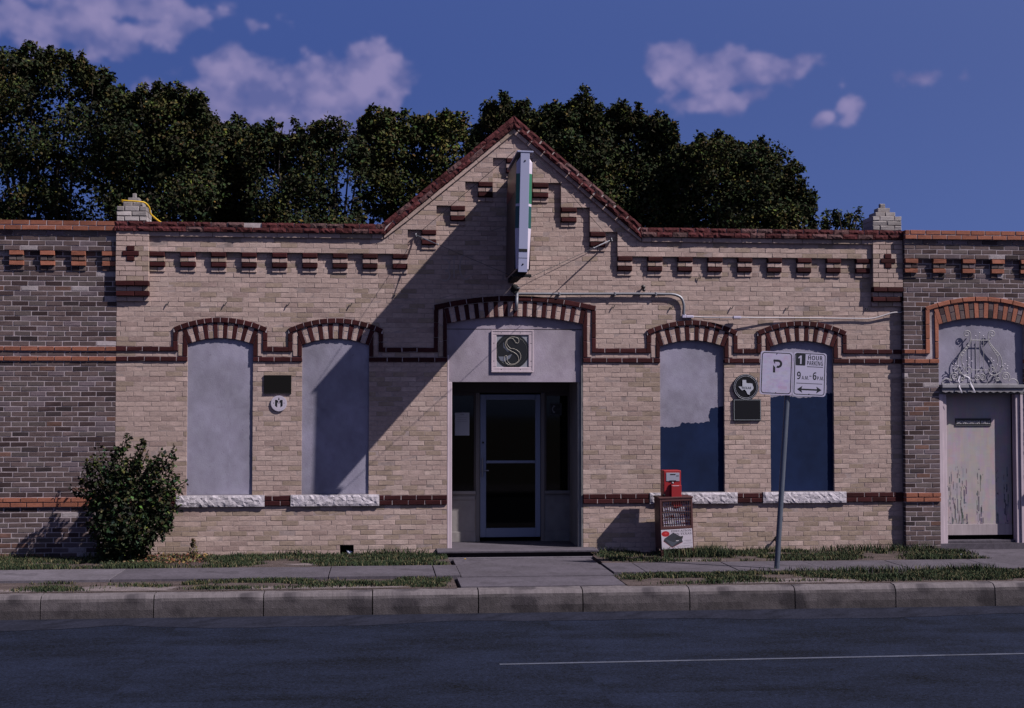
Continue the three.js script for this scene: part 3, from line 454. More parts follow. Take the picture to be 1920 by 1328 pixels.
{
  const xl = HD.xc - HD.h, xr = HD.xc + HD.h, G = new THREE.Group(); G.name = 'entrance'; rightHouse.add(G);
  add('tympanum', bx(xl - .01, xr + .01, 2.40, 3.55, -.02, .055), M.plaster, G);
  const sc = []; for (let i = 0; i <= 48; i++) { const u = i / 48, x = lerp(xl + .03, xr - .03, u); sc.push([x, 2.352 + 0.010 * Math.cos(u * Math.PI * 2 * 12)]); }
  add('lintel_shelf', [rbx(xl + .02, xr - .02, 2.415, 2.468, .02, .19, .008), extrude([[xl + .03, 2.414], ...sc, [xr - .03, 2.414]].reverse(), .12, .165)], std([.34, .32, .37], .85, { map: plasterTex }), G);
  add('lintel', bx(xl, xr, 2.325, 2.41, -.04, .1), M.jambGrey, G);
  add('door_post', [rbx(xl + .002, xl + .07, -.05, 2.322, -.06, .095, .01), rbx(xl + .07, xl + .135, -.02, 2.322, -.06, .07, .01)], M.trim, G);
  add('door_post', [rbx(xr - .07, xr - .002, -.05, 2.322, -.06, .095, .01), rbx(xr - .135, xr - .07, -.02, 2.322, -.06, .07, .01)], M.trim, G);
  const peel = (() => { // worn white paint: grey wood shows in upright flakes near the foot
    const c = document.createElement('canvas'); c.width = 256; c.height = 512; const g = c.getContext('2d'), r = rng(91); g.fillStyle = '#aca3a8'; g.fillRect(0, 0, 256, 512);
    for (let i = 0; i < 900; i++) { g.fillStyle = `rgba(${150 + r() * 60},${135 + r() * 55},${145 + r() * 55},.12)`; g.fillRect(r() * 256, r() * 512, 4 + r() * 30, 6 + r() * 60); }
    for (let i = 0; i < 420; i++) { const x = r() * 256, y = 512 - Math.pow(r(), 1.7) * 230 - 20, d = fbm(x * .03, 3, 2, 5); if (d < .42) continue; g.fillStyle = `rgba(${45 + r() * 40},${45 + r() * 35},${58 + r() * 35},${.35 + r() * .5})`; g.fillRect(x, y, 1 + r() * 3, 4 + r() * r() * 60); }
    g.fillStyle = '#2a2022'; for (let x = 0; x < 256; x += 3) g.fillRect(x, 500 - r() * 12, 3, 30);  // dark gap below the door, its shade painted along the foot
    const t = new THREE.CanvasTexture(c); t.colorSpace = THREE.SRGBColorSpace; return t; })();
  const leafG = new THREE.BoxGeometry(xr - xl - .27, 2.2, .05); leafG.translate(HD.xc, 1.225, -.115);
  const dl = add('door', leafG, printed(peel, .8), G);
  add('kick_board', rbx(xl + .138, xr - .138, .13, .3, -.09, -.078, .004), std([.5, .42, .46], .8, { map: woodTex }), dl);
  add('threshold', [bx(xl, xr, -.4, .02, -.3, .1), rbx(xl + .1, xr - .1, .02, .06, -.2, .02, .008)], M.conc, G);
  add('closing_wall', bx(xl - .1, xr + .1, 0, 3.6, -.4, -.3), M.inside, G);
  const c = document.createElement('canvas'); c.width = 512; c.height = 108; const g = c.getContext('2d'); g.fillStyle = '#17171c'; g.fillRect(0, 0, 512, 108); g.strokeStyle = '#8a8590'; g.lineWidth = 3; g.strokeRect(5, 5, 502, 98); g.fillStyle = '#c9c2cc'; g.font = 'bold 62px sans-serif'; g.textAlign = 'center'; g.textBaseline = 'middle'; g.fillText('SAENGERRUNDE HALLE', 256, 56, 484);
  const t = new THREE.CanvasTexture(c); t.colorSpace = THREE.SRGBColorSpace;
  const plate = thing('name_plate', 'dark name plate with white capitals screwed to the peeling white door', 'sign', [7.24, 1.885, -.084]);
  add('board', rbx(-.29, .29, -.06, .06, -.004, .006, .003), M.darkMetal, plate);
  const f = new THREE.PlaneGeometry(.575, .116); f.translate(0, 0, .0085); add('lettering', f, printed(t, .5), plate);
}
{ // wrought iron lyre with scrolls and white ribbons over the hall door (drawn in units of 1 cm about its foot centre)
  const O = thing('iron_ornament', 'wrought iron lyre with scrolls and ribbons above the peeling white door', 'ornament', [7.27, 2.475, .118]);
  const iron = std([.42, .40, .43], .6, { metalness: .25 });
  const p = (x, y, z = 0) => new THREE.Vector3((x - 737) / 7.377 * .00775, (1003 - y) / 7.377 * .00775 + .0, z);
  const spiral = (x, y, r, a0, turns, dir, z = 0) => { const o = []; for (let i = 0; i <= 26; i++) { const t = i / 26, a = a0 + dir * turns * Math.PI * 2 * t, q = r * (1 - .82 * t); o.push(p(x + q * Math.cos(a), y + q * Math.sin(a), z)); } return o; };
  const mir = (pts) => pts.map((v) => new THREE.Vector3(-v.x, v.y, v.z)), part = (n, pts, r) => { add(n, tube(pts, r, 48, 6), iron, O); add(n, tube(mir(pts), r, 48, 6), iron, O); };
  part('lyre_arm', [...spiral(545, 262, 56, 0.1, 1.6, -1).reverse(), p(598, 330), p(585, 385), p(545, 440), p(490, 505), p(440, 560), p(408, 625), p(400, 700), p(420, 790), p(460, 850), p(530, 872), p(590, 845), p(607, 790), p(570, 750), p(525, 775), p(535, 825), p(560, 810)], .0075);
  part('lyre_arm', [p(606, 300), p(602, 380), p(560, 455), p(510, 530), p(474, 585), p(456, 650), p(470, 720), p(505, 790)], .006);
  for (let i = 0; i < 5; i++) part('rung', [p(556 - i * 28, 432 + i * 36), p(575 - i * 26, 440 + i * 36)], .008);
  part('scroll', [p(155, 1000), p(165, 960), p(215, 928), p(262, 930), p(300, 955), ...spiral(345, 888, 70, 2.2, 1.9, 1)], .0075);
  part('scroll', [p(420, 830), p(490, 880), ...spiral(465, 925, 36, -.6, 1.5, 1)], .007);
  part('scroll', spiral(700, 905, 52, -1.2, 1.7, -1), .007);
  part('scroll', [p(540, 880), p(600, 930), p(640, 1000)], .006);
  part('leaf_spray', [p(420, 830), p(390, 760), p(330, 700)], .005); part('leaf_spray', [p(480, 860), p(520, 760), p(575, 640)], .0045); part('leaf_spray', [p(400, 790), p(350, 770), p(318, 775)], .0045);
  add('flower_ball', [[570, 622], [530, 660], [607, 667], [480, 712], [560, 725], [360, 705], [323, 772], [392, 737], [436, 742], [318, 735], [362, 795]].flatMap(([x, y]) => { const v = p(x, y); return [ball(v.x, v.y, .012, .0105), ball(-v.x, v.y, .012, .0105)]; }), M.white, O).userData.kind = 'stuff';
  for (const [x, y] of [[678, 300], [737, 250], [796, 300]]) { add('string', tube([p(x, y), p(x, 870)], .0045, 2, 6), iron, O); const v = p(x, y - 6); add('finial', ball(v.x, v.y, 0, .011), M.white, O); }
  add('cross_bar', [tube([p(605, 355), p(869, 355)], .007, 2, 6), tube([p(620, 795), p(854, 795)], .005, 2, 6)], iron, O);
  add('foot_bar', bx(-.61, .61, -.002, .01, -.012, .012), iron, O);
  for (const [x, y] of [[-.49, 0], [.49, 0], [-.19, .7], [.19, .7]]) add('stay', bx(x - .008, x + .008, y, y + .01, -.07, 0), iron, O);
  const ribbon = (pts, w) => { const t = new TB(), c = [1, 1, 1]; for (let i = 0; i < pts.length - 1; i++) { const a = p(...pts[i]), b = p(...pts[i + 1]), tw = (i % 2 ? .004 : -.004) + .03; t.quad([a.x - w, a.y, a.z + tw + .055], [a.x + w, a.y, a.z + .085], [b.x + w, b.y, b.z + .085], [b.x - w, b.y, b.z - tw + .115], c); } return t.geo(); };
  const rm = std([.75, .70, .82], .6, { side: THREE.DoubleSide });
  add('ribbon', ribbon([[400, 880], [375, 950], [395, 1010], [385, 1040], [425, 1135]], .011), rm, O);
  add('ribbon', ribbon([[425, 850], [530, 905], [555, 960], [585, 1040], [622, 1130]], .012), rm, O);
}

// ================================================================= things fixed to the tavern front
{ // projecting box sign seen edge on
  const S = thing('projecting_sign', 'tall projecting box sign above the doorway, seen edge on with green and white sides', 'sign', [-.008, 4.0, 0]);
  const alu = std([.40, .41, .62], .45, { metalness: .15 }), Z0 = .16, Z1 = 1.65, Hh = 1.68;
  // lean of the free edge, about two degrees
  const lean = new THREE.Group(); S.add(lean); lean.name = 'sign_box'; lean.rotation.z = -.022;
  add('edge_strip', rbx(-.064, .064, 0, Hh, Z1 - .02, Z1 + .012, .004), alu, lean);
  add('top_cap', rbx(-.115, .115, Hh - .002, Hh + .022, Z0, Z1 + .02, .006), alu, lean);
  add('bottom_cap', rbx(-.062, .062, -.012, .0, Z0, Z1, .004), M.darkMetal, lean);
  add('core', bx(-.06, .06, 0, Hh - .02, Z0, Z1 - .02), M.darkMetal, lean);
  const cols = [[0, .035, 'w'], [.035, .62, 'w'], [.62, .93, 'd'], [.93, .965, 'w'], [.965, 1.39, 'g'], [1.39, 1.55, 'w'], [1.55, 1.62, 'w']];
  const fm = { w: std([.66, .58, .72], .35), g: std([.035, .17, .095], .35), d: std([.02, .085, .08], .35), r: std([.20, .03, .022], .35), k: std([.03, .012, .012], .35) };
  for (const s of [-1, 1]) for (const [a, b, m] of cols) { // pillow-shaped face: slopes back to the edge strip
    const y0 = Math.max(a, .05), y1 = b; if (y1 <= y0) continue; const q = [[s * .062, Z1 - .02], [s * .112, Z1 - .075], [s * .112, Z0 + .055], [s * .062, Z0]], in0 = a < .05 ? .03 : 0, in1 = b > 1.6 ? .07 : 0;
    const t = new TB(), c = [1, 1, 1], W2 = (i, y, top) => [q[i][0] - (i === 1 || i === 2 ? s * (top ? in1 : in0) * .7 : 0), y, q[i][1]];
    for (const i of [0, 2]) { const A = W2(i, y0, 0), B = W2(i + 1, y0, 0), C = W2(i + 1, y1, 1), Dd = W2(i, y1, 1); s > 0 ? t.quad(A, B, C, Dd, c) : t.quad(B, A, Dd, C, c); }
    const P = [0, 1, 2, 3].map((i) => W2(i, y1, 1)), Q = [0, 1, 2, 3].map((i) => W2(i, y0, 0)); t.quad(P[0], P[1], P[2], P[3], c); t.quad(Q[0], Q[1], Q[2], Q[3], c);
    const mat = m === 'w' ? fm.w : fm[m]; const mm = mat.clone(); mm.side = THREE.DoubleSide; add('side_face', t.geo(), mm, lean);
  }
  for (const s of [-1, 1]) { const q = (u, v, y0, y1) => bx(Math.min(s * u, s * v), Math.max(s * u, s * v), y0, y1, Z0 + .055, Z1 - .075); add('side_panel', q(.104, .1115, .05, 1.6), fm.k, lean); add('red_panel', q(.112, .116, 1.15, 1.4), fm.r, lean); }  // shade of the side painted near-black, sun glowing through it painted red
  add('bolt', [ball(0, 1.56, Z1 + .013, .012), ball(0, .11, Z1 + .013, .012)], M.darkMetal, lean);
  add('maker_plate', bx(-.058, .058, .285, .325, Z1 + .012, Z1 + .016), M.darkMetal, lean); add('seam', bx(-.062, .062, .195, .2, Z1 + .012, Z1 + .014), M.darkMetal, lean);
  add('tail_piece', bx(-.13, .13, -.055, -.02, Z1 - .14, Z1 - .05), M.darkMetal, lean);
  add('mounting_pole', [bx(-.05, .05, 0, Hh - .1, -.02, Z0), bx(-.07, .07, 1.4, 1.5, -.02, .02), bx(-.07, .07, .1, .2, -.02, .02), bar([0, -.07, Z1 - .08], [0, .0, Z1 - .08], .02)], M.darkMetal, S);
  const y = (v) => v - 4.0;
  const A = [-1.44, y(4.70), .02], B = [1.526, y(4.665), .02], T = [.0, 1.70, 1.6], Bt = [0.0, -.03, 1.58];
  const guys = [[A, [-.1, 1.71, 1.6]], [B, [.13, 1.71, 1.6]], [A, [-.09, -.07, 1.58]], [B, [.1, -.07, 1.58]]];
  guys.forEach(([a, b]) => add('guy_wire', bar(a, b, .0038, 6), M.wire, S));
  for (const [a, b] of [guys[2], guys[3]]) { const v = (t) => a.map((q, i) => lerp(q, b[i], t)); add('turnbuckle', [bar(v(.02), v(.17), .011), bar(v(.17), v(.22), .007), ball(...v(.23), .016)], M.galv, S); }
  for (const a of [A, B]) add('eye_bolt', [bar([a[0], a[1], -.02], [a[0], a[1], .05], .012), (() => { const g = new THREE.TorusGeometry(.024, .008, 6, 14); g.rotateY(1.2); g.translate(a[0], a[1], .05); return g; })()], M.galv, S);
}
{ // emblem box over the door
  const E = thing('emblem_sign', 'square white framed sign with a curly letter S on a black disc over the door', 'sign', [.01, 2.965, -.05]);
  const w = .3175, f = .075; E.scale.z = .42;
  const prof = (n, x0, x1, y0, y1) => add(n, [rbx(x0, x1, y0, y1, 0, .05, .012)], M.trim, E);
  prof('frame', -w, w, w - f, w); prof('frame', -w, w, -w, -w + f); prof('frame', -w, -w + f, -w + f, w - f); prof('frame', w - f, w, -w + f, w - f);
  for (const [a, b, c, d] of [[-w - .004, w + .004, w - .02, w + .004], [-w - .004, w + .004, -w - .004, -w + .02], [-w - .004, -w + .02, -w + .02, w - .02], [w - .02, w + .004, -w + .02, w - .02]]) add('moulding', rbx(a, b, c, d, .045, .062, .006), M.trim, E);
  add('back_board', bx(-w + f - .01, w - f + .01, -w + f - .01, w - f + .01, .001, .012), std([.3, .3, .36], .6), E);
  const disc = new THREE.CylinderGeometry(.262, .262, .008, 56); disc.rotateX(Math.PI / 2); disc.translate(-.005, 0, .017); add('disc', disc, std([.018, .018, .02], .35), E);
  const ring = new THREE.TorusGeometry(.225, .004, 6, 56); ring.translate(-.005, 0, .022); add('ring', ring, std([.05, .05, .055], .4), E);
  const q = (x, y) => [(x - 765) / 1000 * .655, (690 - y) / 1000 * .655]; // measured across the frame
  const pale = [[[560, 480], [600, 600], [720, 720], [640, 690], [560, 600]], [[430, 815], [620, 815], [760, 755], [700, 860], [560, 940], [480, 890]]];
  for (const pp of pale) add('painted_curl', extrude(pp.map(([x, y]) => q(x, y)).reverse(), .0215, .024), std([.16, .17, .23], .5), E);
  const out = [[915, 440], [900, 400], [840, 370], [760, 362], [690, 385], [630, 440], [600, 510], [612, 575], [660, 640], [730, 685], [820, 730], [890, 800], [910, 870], [890, 930], [860, 955], [790, 985], [720, 985], [665, 940], [645, 880], [645, 820], [620, 790], [590, 810], [575, 860], [600, 935], [660, 995], [740, 1010], [830, 990], [910, 930], [955, 850], [955, 775], [915, 700], [850, 655], [780, 630], [720, 625], [670, 575], [632, 500], [650, 430], [710, 395], [770, 400], [810, 440], [840, 490], [875, 505], [905, 490]];
  add('letter', tube(out.map(([x, y]) => [...q(x, y), 0.045]), .0036, 150, 6, true), std([.5, .45, .40], .35), E);
  add('screw', [[-.17, w - .04], [.12, w - .04], [-.17, -w + .04], [.12, -w + .04], [w - .035, .12], [w - .035, -.15], [-w + .035, .12], [-w + .035, -.15]].map(([x, y]) => ball(x, y, .05, .007)), M.darkMetal, E);
}
const canvasTex = (w, h, f) => { const c = document.createElement('canvas'); c.width = w; c.height = h; f(c.getContext('2d'), w, h); const t = new THREE.CanvasTexture(c); t.colorSpace = THREE.SRGBColorSpace; return t; };
const disc = (r, d, z0) => { const g = new THREE.CylinderGeometry(r, r, d, 48); g.rotateX(Math.PI / 2); g.translate(0, 0, z0 + d / 2); return g; };
{
  const a = thing('plaque', 'plain black rectangular plaque above the small round white medallion', 'plaque', [-3.491, 2.457, 0]);
  add('board', rbx(-.2, .2, -.134, .134, .002, .02, .004), std([.010, .009, .010], 1), a); add('rim', [rbx(-.203, .203, .128, .137, .002, .023, .003), rbx(-.203, .203, -.137, -.128, .002, .023, .003)], M.darkMetal, a);
  const m = thing('medallion', 'small round white medallion with a black emblem between two blocked windows', 'medallion', [-3.472, 2.175, 0]);
  add('disc', disc(.117, .02, .002), std([.62, .57, .72], .45), m);
  const t = canvasTex(256, 256, (g) => { g.fillStyle = '#c9bfd2'; g.fillRect(0, 0, 256, 256); g.fillStyle = '#a9a0b4'; for (let i = 0; i < 40; i++) { const q = i / 40 * Math.PI * 2; if (Math.abs(Math.sin(q)) > .3) { g.save(); g.translate(128 + 108 * Math.cos(q), 128 + 108 * Math.sin(q)); g.rotate(q); g.fillRect(-8, -3, 14, 6); g.restore(); } }
    g.fillStyle = '#15151a'; for (const s of [-1, 1]) { g.beginPath(); g.moveTo(128 + s * 64, 68); g.lineTo(128 + s * 26, 68); g.lineTo(128 + s * 26, 196); g.lineTo(128 + s * 64, 172); g.fill(); g.beginPath(); g.moveTo(128 + s * 26, 70); g.lineTo(128, 108); g.lineTo(128 + s * 26, 108); g.fill(); g.beginPath(); g.arc(128 + s * 88, 122, 8, 0, 7); g.fill(); }
    g.beginPath(); g.moveTo(128, 22); g.lineTo(142, 60); g.lineTo(128, 84); g.lineTo(114, 60); g.fill(); g.lineWidth = 7; g.strokeStyle = '#15151a'; g.beginPath(); g.arc(128, 104, 22, .2, Math.PI - .2); g.stroke(); });
  const c = new THREE.CircleGeometry(.112, 40); c.translate(0, 0, .0235); add('emblem', c, printed(t, .45), m);
  const tx = thing('medallion', 'round black medallion with a white Texas outline beside the parking sign', 'medallion', [3.592, 2.427, 0]);
  const blk = std([.012, .012, .018], .9), wh = std([.50, .51, .62], .45);
  tx.position.z = -.035; add('disc', disc(.198, .026, .039), blk, tx); add('stem', disc(.05, .01, .03), M.darkMetal, tx);
  for (const [r, w2] of [[.187, .003], [.166, .0022]]) { const g = new THREE.TorusGeometry(r, w2, 6, 56); g.translate(0, 0, .066); add('ring', g, wh, tx); }
  const P = [[265, 555], [322, 555], [326, 600], [352, 606], [380, 604], [418, 612], [425, 640], [438, 668], [432, 695], [400, 722], [380, 745], [375, 782], [340, 768], [325, 730], [300, 700], [278, 705], [258, 715], [235, 690], [203, 655], [265, 655]].map(([x, y]) => [(x - 320) / 7.81 * .0079, (662 - y) / 7.81 * .0079]);
  add('state_outline', extrude(P.reverse(), .066, .072), wh, tx);
  const tt = canvasTex(256, 64, (g) => { g.clearRect(0, 0, 256, 64); g.fillStyle = '#15182a'; g.font = 'bold 60px serif'; g.textAlign = 'center'; g.textBaseline = 'middle'; g.fillText('TEXAS', 128, 34, 250); });
  const tg = new THREE.PlaneGeometry(.195, .05); tg.translate(.004, -.012, .0735); add('lettering', tg, printed(tt, .5, { transparent: true, alphaTest: .4 }), tx);
  const pl = thing('plaque', 'rectangular black plaque with a thin pale border below the Texas medallion', 'plaque', [3.612, 2.077, -.028]);
  add('board', rbx(-.216, .216, -.163, .163, .028, .055, .004), blk, pl); 
  const b = .208, h = .155; add('border', [bx(-b, b, h - .005, h, .055, .058), bx(-b, b, -h, -h + .005, .055, .058), bx(-b, -b + .005, -h + .005, h - .005, .055, .058), bx(b - .005, b, -h + .005, h - .005, .055, .058)], std([.42, .44, .50], .5), pl);
}
{ // conduit and the loose cable to the right
  const C = thing('conduit', 'galvanised pipe with a sagging pale cable running along the wall above the right arches', 'pipe', [0, 0, 0]);
  add('pipe', tube([[.09, 3.83, .045], [.8, 3.832, .045], [2.30, 3.842, .045], [2.48, 3.835, .045], [2.585, 3.79, .045], [2.625, 3.70, .045], [2.63, 3.53, .045]], .021, 70, 8), M.galv, C);
  add('drop_pipe', tube([[.07, 3.83, .06], [.066, 3.78, .07], [.06, 3.66, .09], [.055, 3.6, .05], [.055, 3.59, -.02]], .027, 24, 8), M.galv, C);
  add('elbow_body', [rbx(2.6, 2.665, 3.475, 3.535, .005, .06, .012), rbx(2.665, 2.78, 3.478, 3.52, .01, .055, .01)], std([.55, .5, .68], .5), C);
  add('clamp', [rbx(3.38, 3.5, 3.468, 3.508, .05, .13, .008)], std([.55, .5, .68], .5), C);
  for (const [a, y] of [[.70, 3.80], [1.55, 3.808], [2.18, 3.81]]) add('strap', rbx(a, a + .03, y, y + .06, 0, .07, .01), M.galv, C);
  add('cable', tube([[2.78, 3.499, .03], [3.0, 3.49, .04], [3.2, 3.487, .075], [3.44, 3.487, .105], [3.7, 3.487, .085], [4.0, 3.489, .05], [4.6, 3.49, .045], [5.3, 3.487, .03], [5.6, 3.492, .035], [5.75, 3.53, .04], [5.92, 3.58, .05], [6.05, 3.585, .05]], .0115, 90, 7), std([.5, .45, .5], .6), C);
  const j = thing('junction_box', 'dark round junction box under the projecting sign where the pipe starts', 'junction box', [.04, 3.90, 0]);
  add('body', [disc(.062, .1, 0), ball(-.01, .02, .1, .05)], M.darkMetal, j); add('cover', rbx(-.02, .075, .0, .02, .02, .12, .006), M.galv, j); add('neck', bar([.03, -.08, .05], [.03, 0, .05], .024), M.galv, j);
  const n = thing('insulator', 'dark knob insulator on the wall above the pipe bend', 'insulator', [2.0, 3.935, 0]);
  add('stem', bar([0, 0, -.01], [0, 0, .06], .012), M.darkMetal, n); add('knob', ball(0, .012, .06, .034), std([.05, .04, .045], .4), n); add('cup', [ball(.012, -.035, .05, .026)], std([.05, .04, .045], .4), n);
}
{ // yellow hose over the pier cap
  const h = thing('hose', 'yellow hose draped over the stepped brick cap of the left end pier', 'hose', [0, 0, 0]);
  add('tube', tube([[-5.79, 5.155, -.1], [-5.77, 5.158, .06], [-5.7, 5.152, .075], [-5.5, 5.14, .075], [-5.44, 5.13, .05], [-5.385, 5.07, .0], [-5.375, 4.99, -.05], [-5.33, 4.94, -.12], [-5.26, 4.885, -.2], [-5.2, 4.862, -.3]], .0125, 60, 7), M.yellow, h);
}
{ // notices in the side windows
  const ZD = -1.07;
  const n = thing('paper_notice', 'plain white paper notice taped inside the narrow window left of the door', 'notice', [-.688, 1.852, ZD + .0]);
  add('sheet', bx(-.114, .114, -.18, .18, -.003, 0), std([.62, .62, .70], .8), n); add('print', [bx(-.03, .03, .15, .156, .0, .0015), bx(-.08, .08, .1, .103, 0, .0015), bx(-.08, .07, .07, .073, 0, .0015), bx(-.08, .08, .04, .043, 0, .0015)], M.jambGrey, n);
  const t = canvasTex(128, 128, (g) => { g.fillStyle = '#101018'; g.fillRect(0, 0, 128, 128); g.strokeStyle = '#5a5a66'; g.lineWidth = 4; g.strokeRect(4, 4, 120, 120); g.strokeStyle = '#8d8d98'; g.lineWidth = 12; g.beginPath(); g.arc(62, 64, 34, Math.PI * .62, Math.PI * 1.38); g.stroke(); g.fillStyle = '#8d8d98'; g.fillRect(34, 24, 22, 14); g.fillRect(34, 88, 22, 14); g.fillStyle = '#44444e'; g.fillRect(70, 58, 44, 8); });
  const p = thing('telephone_sign', 'small dark square telephone sign behind the narrow window right of the door', 'sign', [.8, 2.085, ZD]);
  add('board', bx(-.095, .095, -.098, .098, -.004, 0), M.darkMetal, p); const f = new THREE.PlaneGeometry(.186, .19); f.translate(0, 0, .002); add('symbol', f, printed(t, .6), p);
}

// ================================================================= street: ground, road, kerb, pavement, grass
struct('ground', bx(-320, 320, -.7, -.6, -320, 320), M.ground);
struct('soil', [bx(-40, -.98, -.6, -.075, -.3, 1.5), bx(1.16, 6.62, -.6, -.075, -.3, 1.5), bx(8.0, 40, -.6, -.075, -.3, 1.5), bx(-40, -1.02, -.6, -.108, 2.55, 3.58), bx(1.12, 40, -.6, -.108, 2.55, 3.58)], M.soil);
const roadG = bx(-120, 120, -.62, -.4, 3.70, 15.6);
const road = struct('road', roadG, M.road);
{ const t = new TB(), c = [1, 1, 1], e = (x) => 4.25 + .5 * fbm(x * .8, 2, 4, 31); for (let i = 0; i < 260; i++) { const a = -14 + i * .11, b = a + .11; t.quad([a, -.3965, e(a)], [b, -.3965, e(b)], [b, -.3965, 3.779], [a, -.3965, 3.779], c); } add('gutter_dust', t.geo(), std([.034, .037, .066], 1, { map: soilTex, specularIntensity: .1 }), road); }
{ const t = new TB(), c = [1, 1, 1], z = (x) => 7.125 - .015 * x, w = .032; for (let i = 0; i < 40; i++) { const a = -.80 + i * .6, b = a + .6; t.quad([a, -.396, z(a) + w], [b, -.396, z(b) + w], [b, -.396, z(b) - w], [a, -.396, z(a) - w], c); } add('road_line', t.geo(), std([.13, .14, .20], .8, { map: concTex }), road); }
struct('far_pavement', [bx(-120, 120, -.62, -.25, 15.6, 19)], M.concPale);
const walk = new THREE.Group(); walk.name = 'pavement'; walk.userData.kind = 'structure'; scene.add(walk);
{
  const g = .006, top = -.07, xs = [-26, -20, -15.4, -11.6, -9.2, -7.3, -5.4, -2.64, -1.25, -.92];
  const slab = (x0, x1, z0, z1, m, y = top) => add('paving_slab', rbx(x0 + g, x1 - g, -.5, y + (br() - .5) * .006, z0, z1, .006), m, walk);
  xs.slice(0, -1).forEach((x, i) => slab(x, xs[i + 1], 1.47, 2.62, i === 5 ? M.concPale : M.conc));
  slab(-.92, 1.12, .46, 1.42, M.conc, -.098); slab(-.92, 1.12, 1.42, 2.62, M.conc, -.088); slab(-.98, 1.10, 2.63, 3.545, M.conc, -.1);
  const xr = [1.12, 1.56, 2.83, 4.02, 5.22, 6.45, 7.7, 9, 11, 14, 18, 24]; xr.slice(0, -1).forEach((x, i) => slab(x, xr[i + 1], 1.42, 2.48, M.conc));
  slab(6.62, 8.05, .1, 1.42, M.conc, -.072);
  add('joint_bed', [bx(-40, 40, -.55, -.10, 1.48, 2.47), bx(-.9, 1.1, -.55, -.125, .46, 3.5)], std([.05, .045, .05], 1), walk);
}
const kerb = new THREE.Group(); kerb.name = 'kerb'; kerb.userData.kind = 'structure'; scene.add(kerb);
{
  const js = [-22, -18, -14.6, -12.5, -9.9, -8.6, -7.3, -5.99, -4.67, -3.37, -2.06, -.77, .52, 1.86, 3.2, 4.5, 5.8, 7.1, 8.4, 9.7, 11, 14, 18, 22];
  const prof = [[3.545, -.5], [3.78, -.5], [3.777, -.30], [3.775, -.2], [3.765, -.165], [3.74, -.135], [3.70, -.122], [3.545, -.112]];
  for (let i = 0; i < js.length - 1; i++) {
    const a = js[i] + .007, b = js[i + 1] - .007, n = 14, t = new TB(), c = [1, 1, 1], dy = (br() - .5) * .008; t.ou = br() * 9;
    const P = (u, k) => { const x = lerp(a, b, u), w = (k > 1 ? 1 : 0) * (vnoise(x * 6, k * 3, 7) - .5) * .012, e = (u === 0 || u === 1) && k > 2 && k < 6 ? -.006 : 0; return [x, prof[k][1] + dy + w * .6 + e, prof[k][0] + w * (k > 1 && k < 5 ? 1 : 0) + e]; };
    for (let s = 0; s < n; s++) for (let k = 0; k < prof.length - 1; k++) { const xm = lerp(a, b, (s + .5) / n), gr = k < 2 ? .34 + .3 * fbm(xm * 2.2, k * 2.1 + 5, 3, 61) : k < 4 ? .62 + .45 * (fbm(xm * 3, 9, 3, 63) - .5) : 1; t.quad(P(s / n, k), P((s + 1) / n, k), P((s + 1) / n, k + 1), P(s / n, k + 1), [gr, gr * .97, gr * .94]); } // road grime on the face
    for (const u of [0, 1]) for (let k = 1; k < prof.length - 1; k++) { const A = P(u, 0), B = P(u, k), D = P(u, k + 1); u ? t.tri(A, D, B, c) : t.tri(A, B, D, c); }
    for (let q = 0; q < t.u.length; q += 2) { t.u[q] = t.p[q / 2 * 3] + t.ou; t.u[q + 1] = t.p[q / 2 * 3 + 1] + t.p[q / 2 * 3 + 2]; }
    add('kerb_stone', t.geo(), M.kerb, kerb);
  }
}
{ // bare sandy patches in the verge
  const patch = (pts, y) => { const g = new THREE.ShapeGeometry(new THREE.Shape(pts.map(([x, z]) => new THREE.Vector2(x, -z)))); g.rotateX(-Math.PI / 2); g.translate(0, y, 0); return metric(g); };
  const blob = (x0, x1, z0, z1, s) => { const o = [], n = 40, cx = (x0 + x1) / 2, cz = (z0 + z1) / 2; for (let i = 0; i < n; i++) { const a = i / n * 6.283, r = .78 + .4 * vnoise(i * .7, 3, s); o.push([cx + Math.cos(a) * (x1 - x0) / 2 * r, Math.min(3.54, cz + Math.sin(a) * (z1 - z0) / 2 * r)]); } return o; };
  struct('sand', [patch(blob(-6.6, -4.4, 3.05, 3.7, 1), -.1035), patch(blob(-4.3, -1.6, 3.3, 3.66, 2), -.1030), patch(blob(2.1, 4.2, 3.1, 3.75, 3), -.1032), patch(blob(1.55, 3.0, 1.0, 1.4, 4), -.0705), patch(blob(-3.3, -1.5, .95, 1.4, 5), -.0702)], M.sand);
}
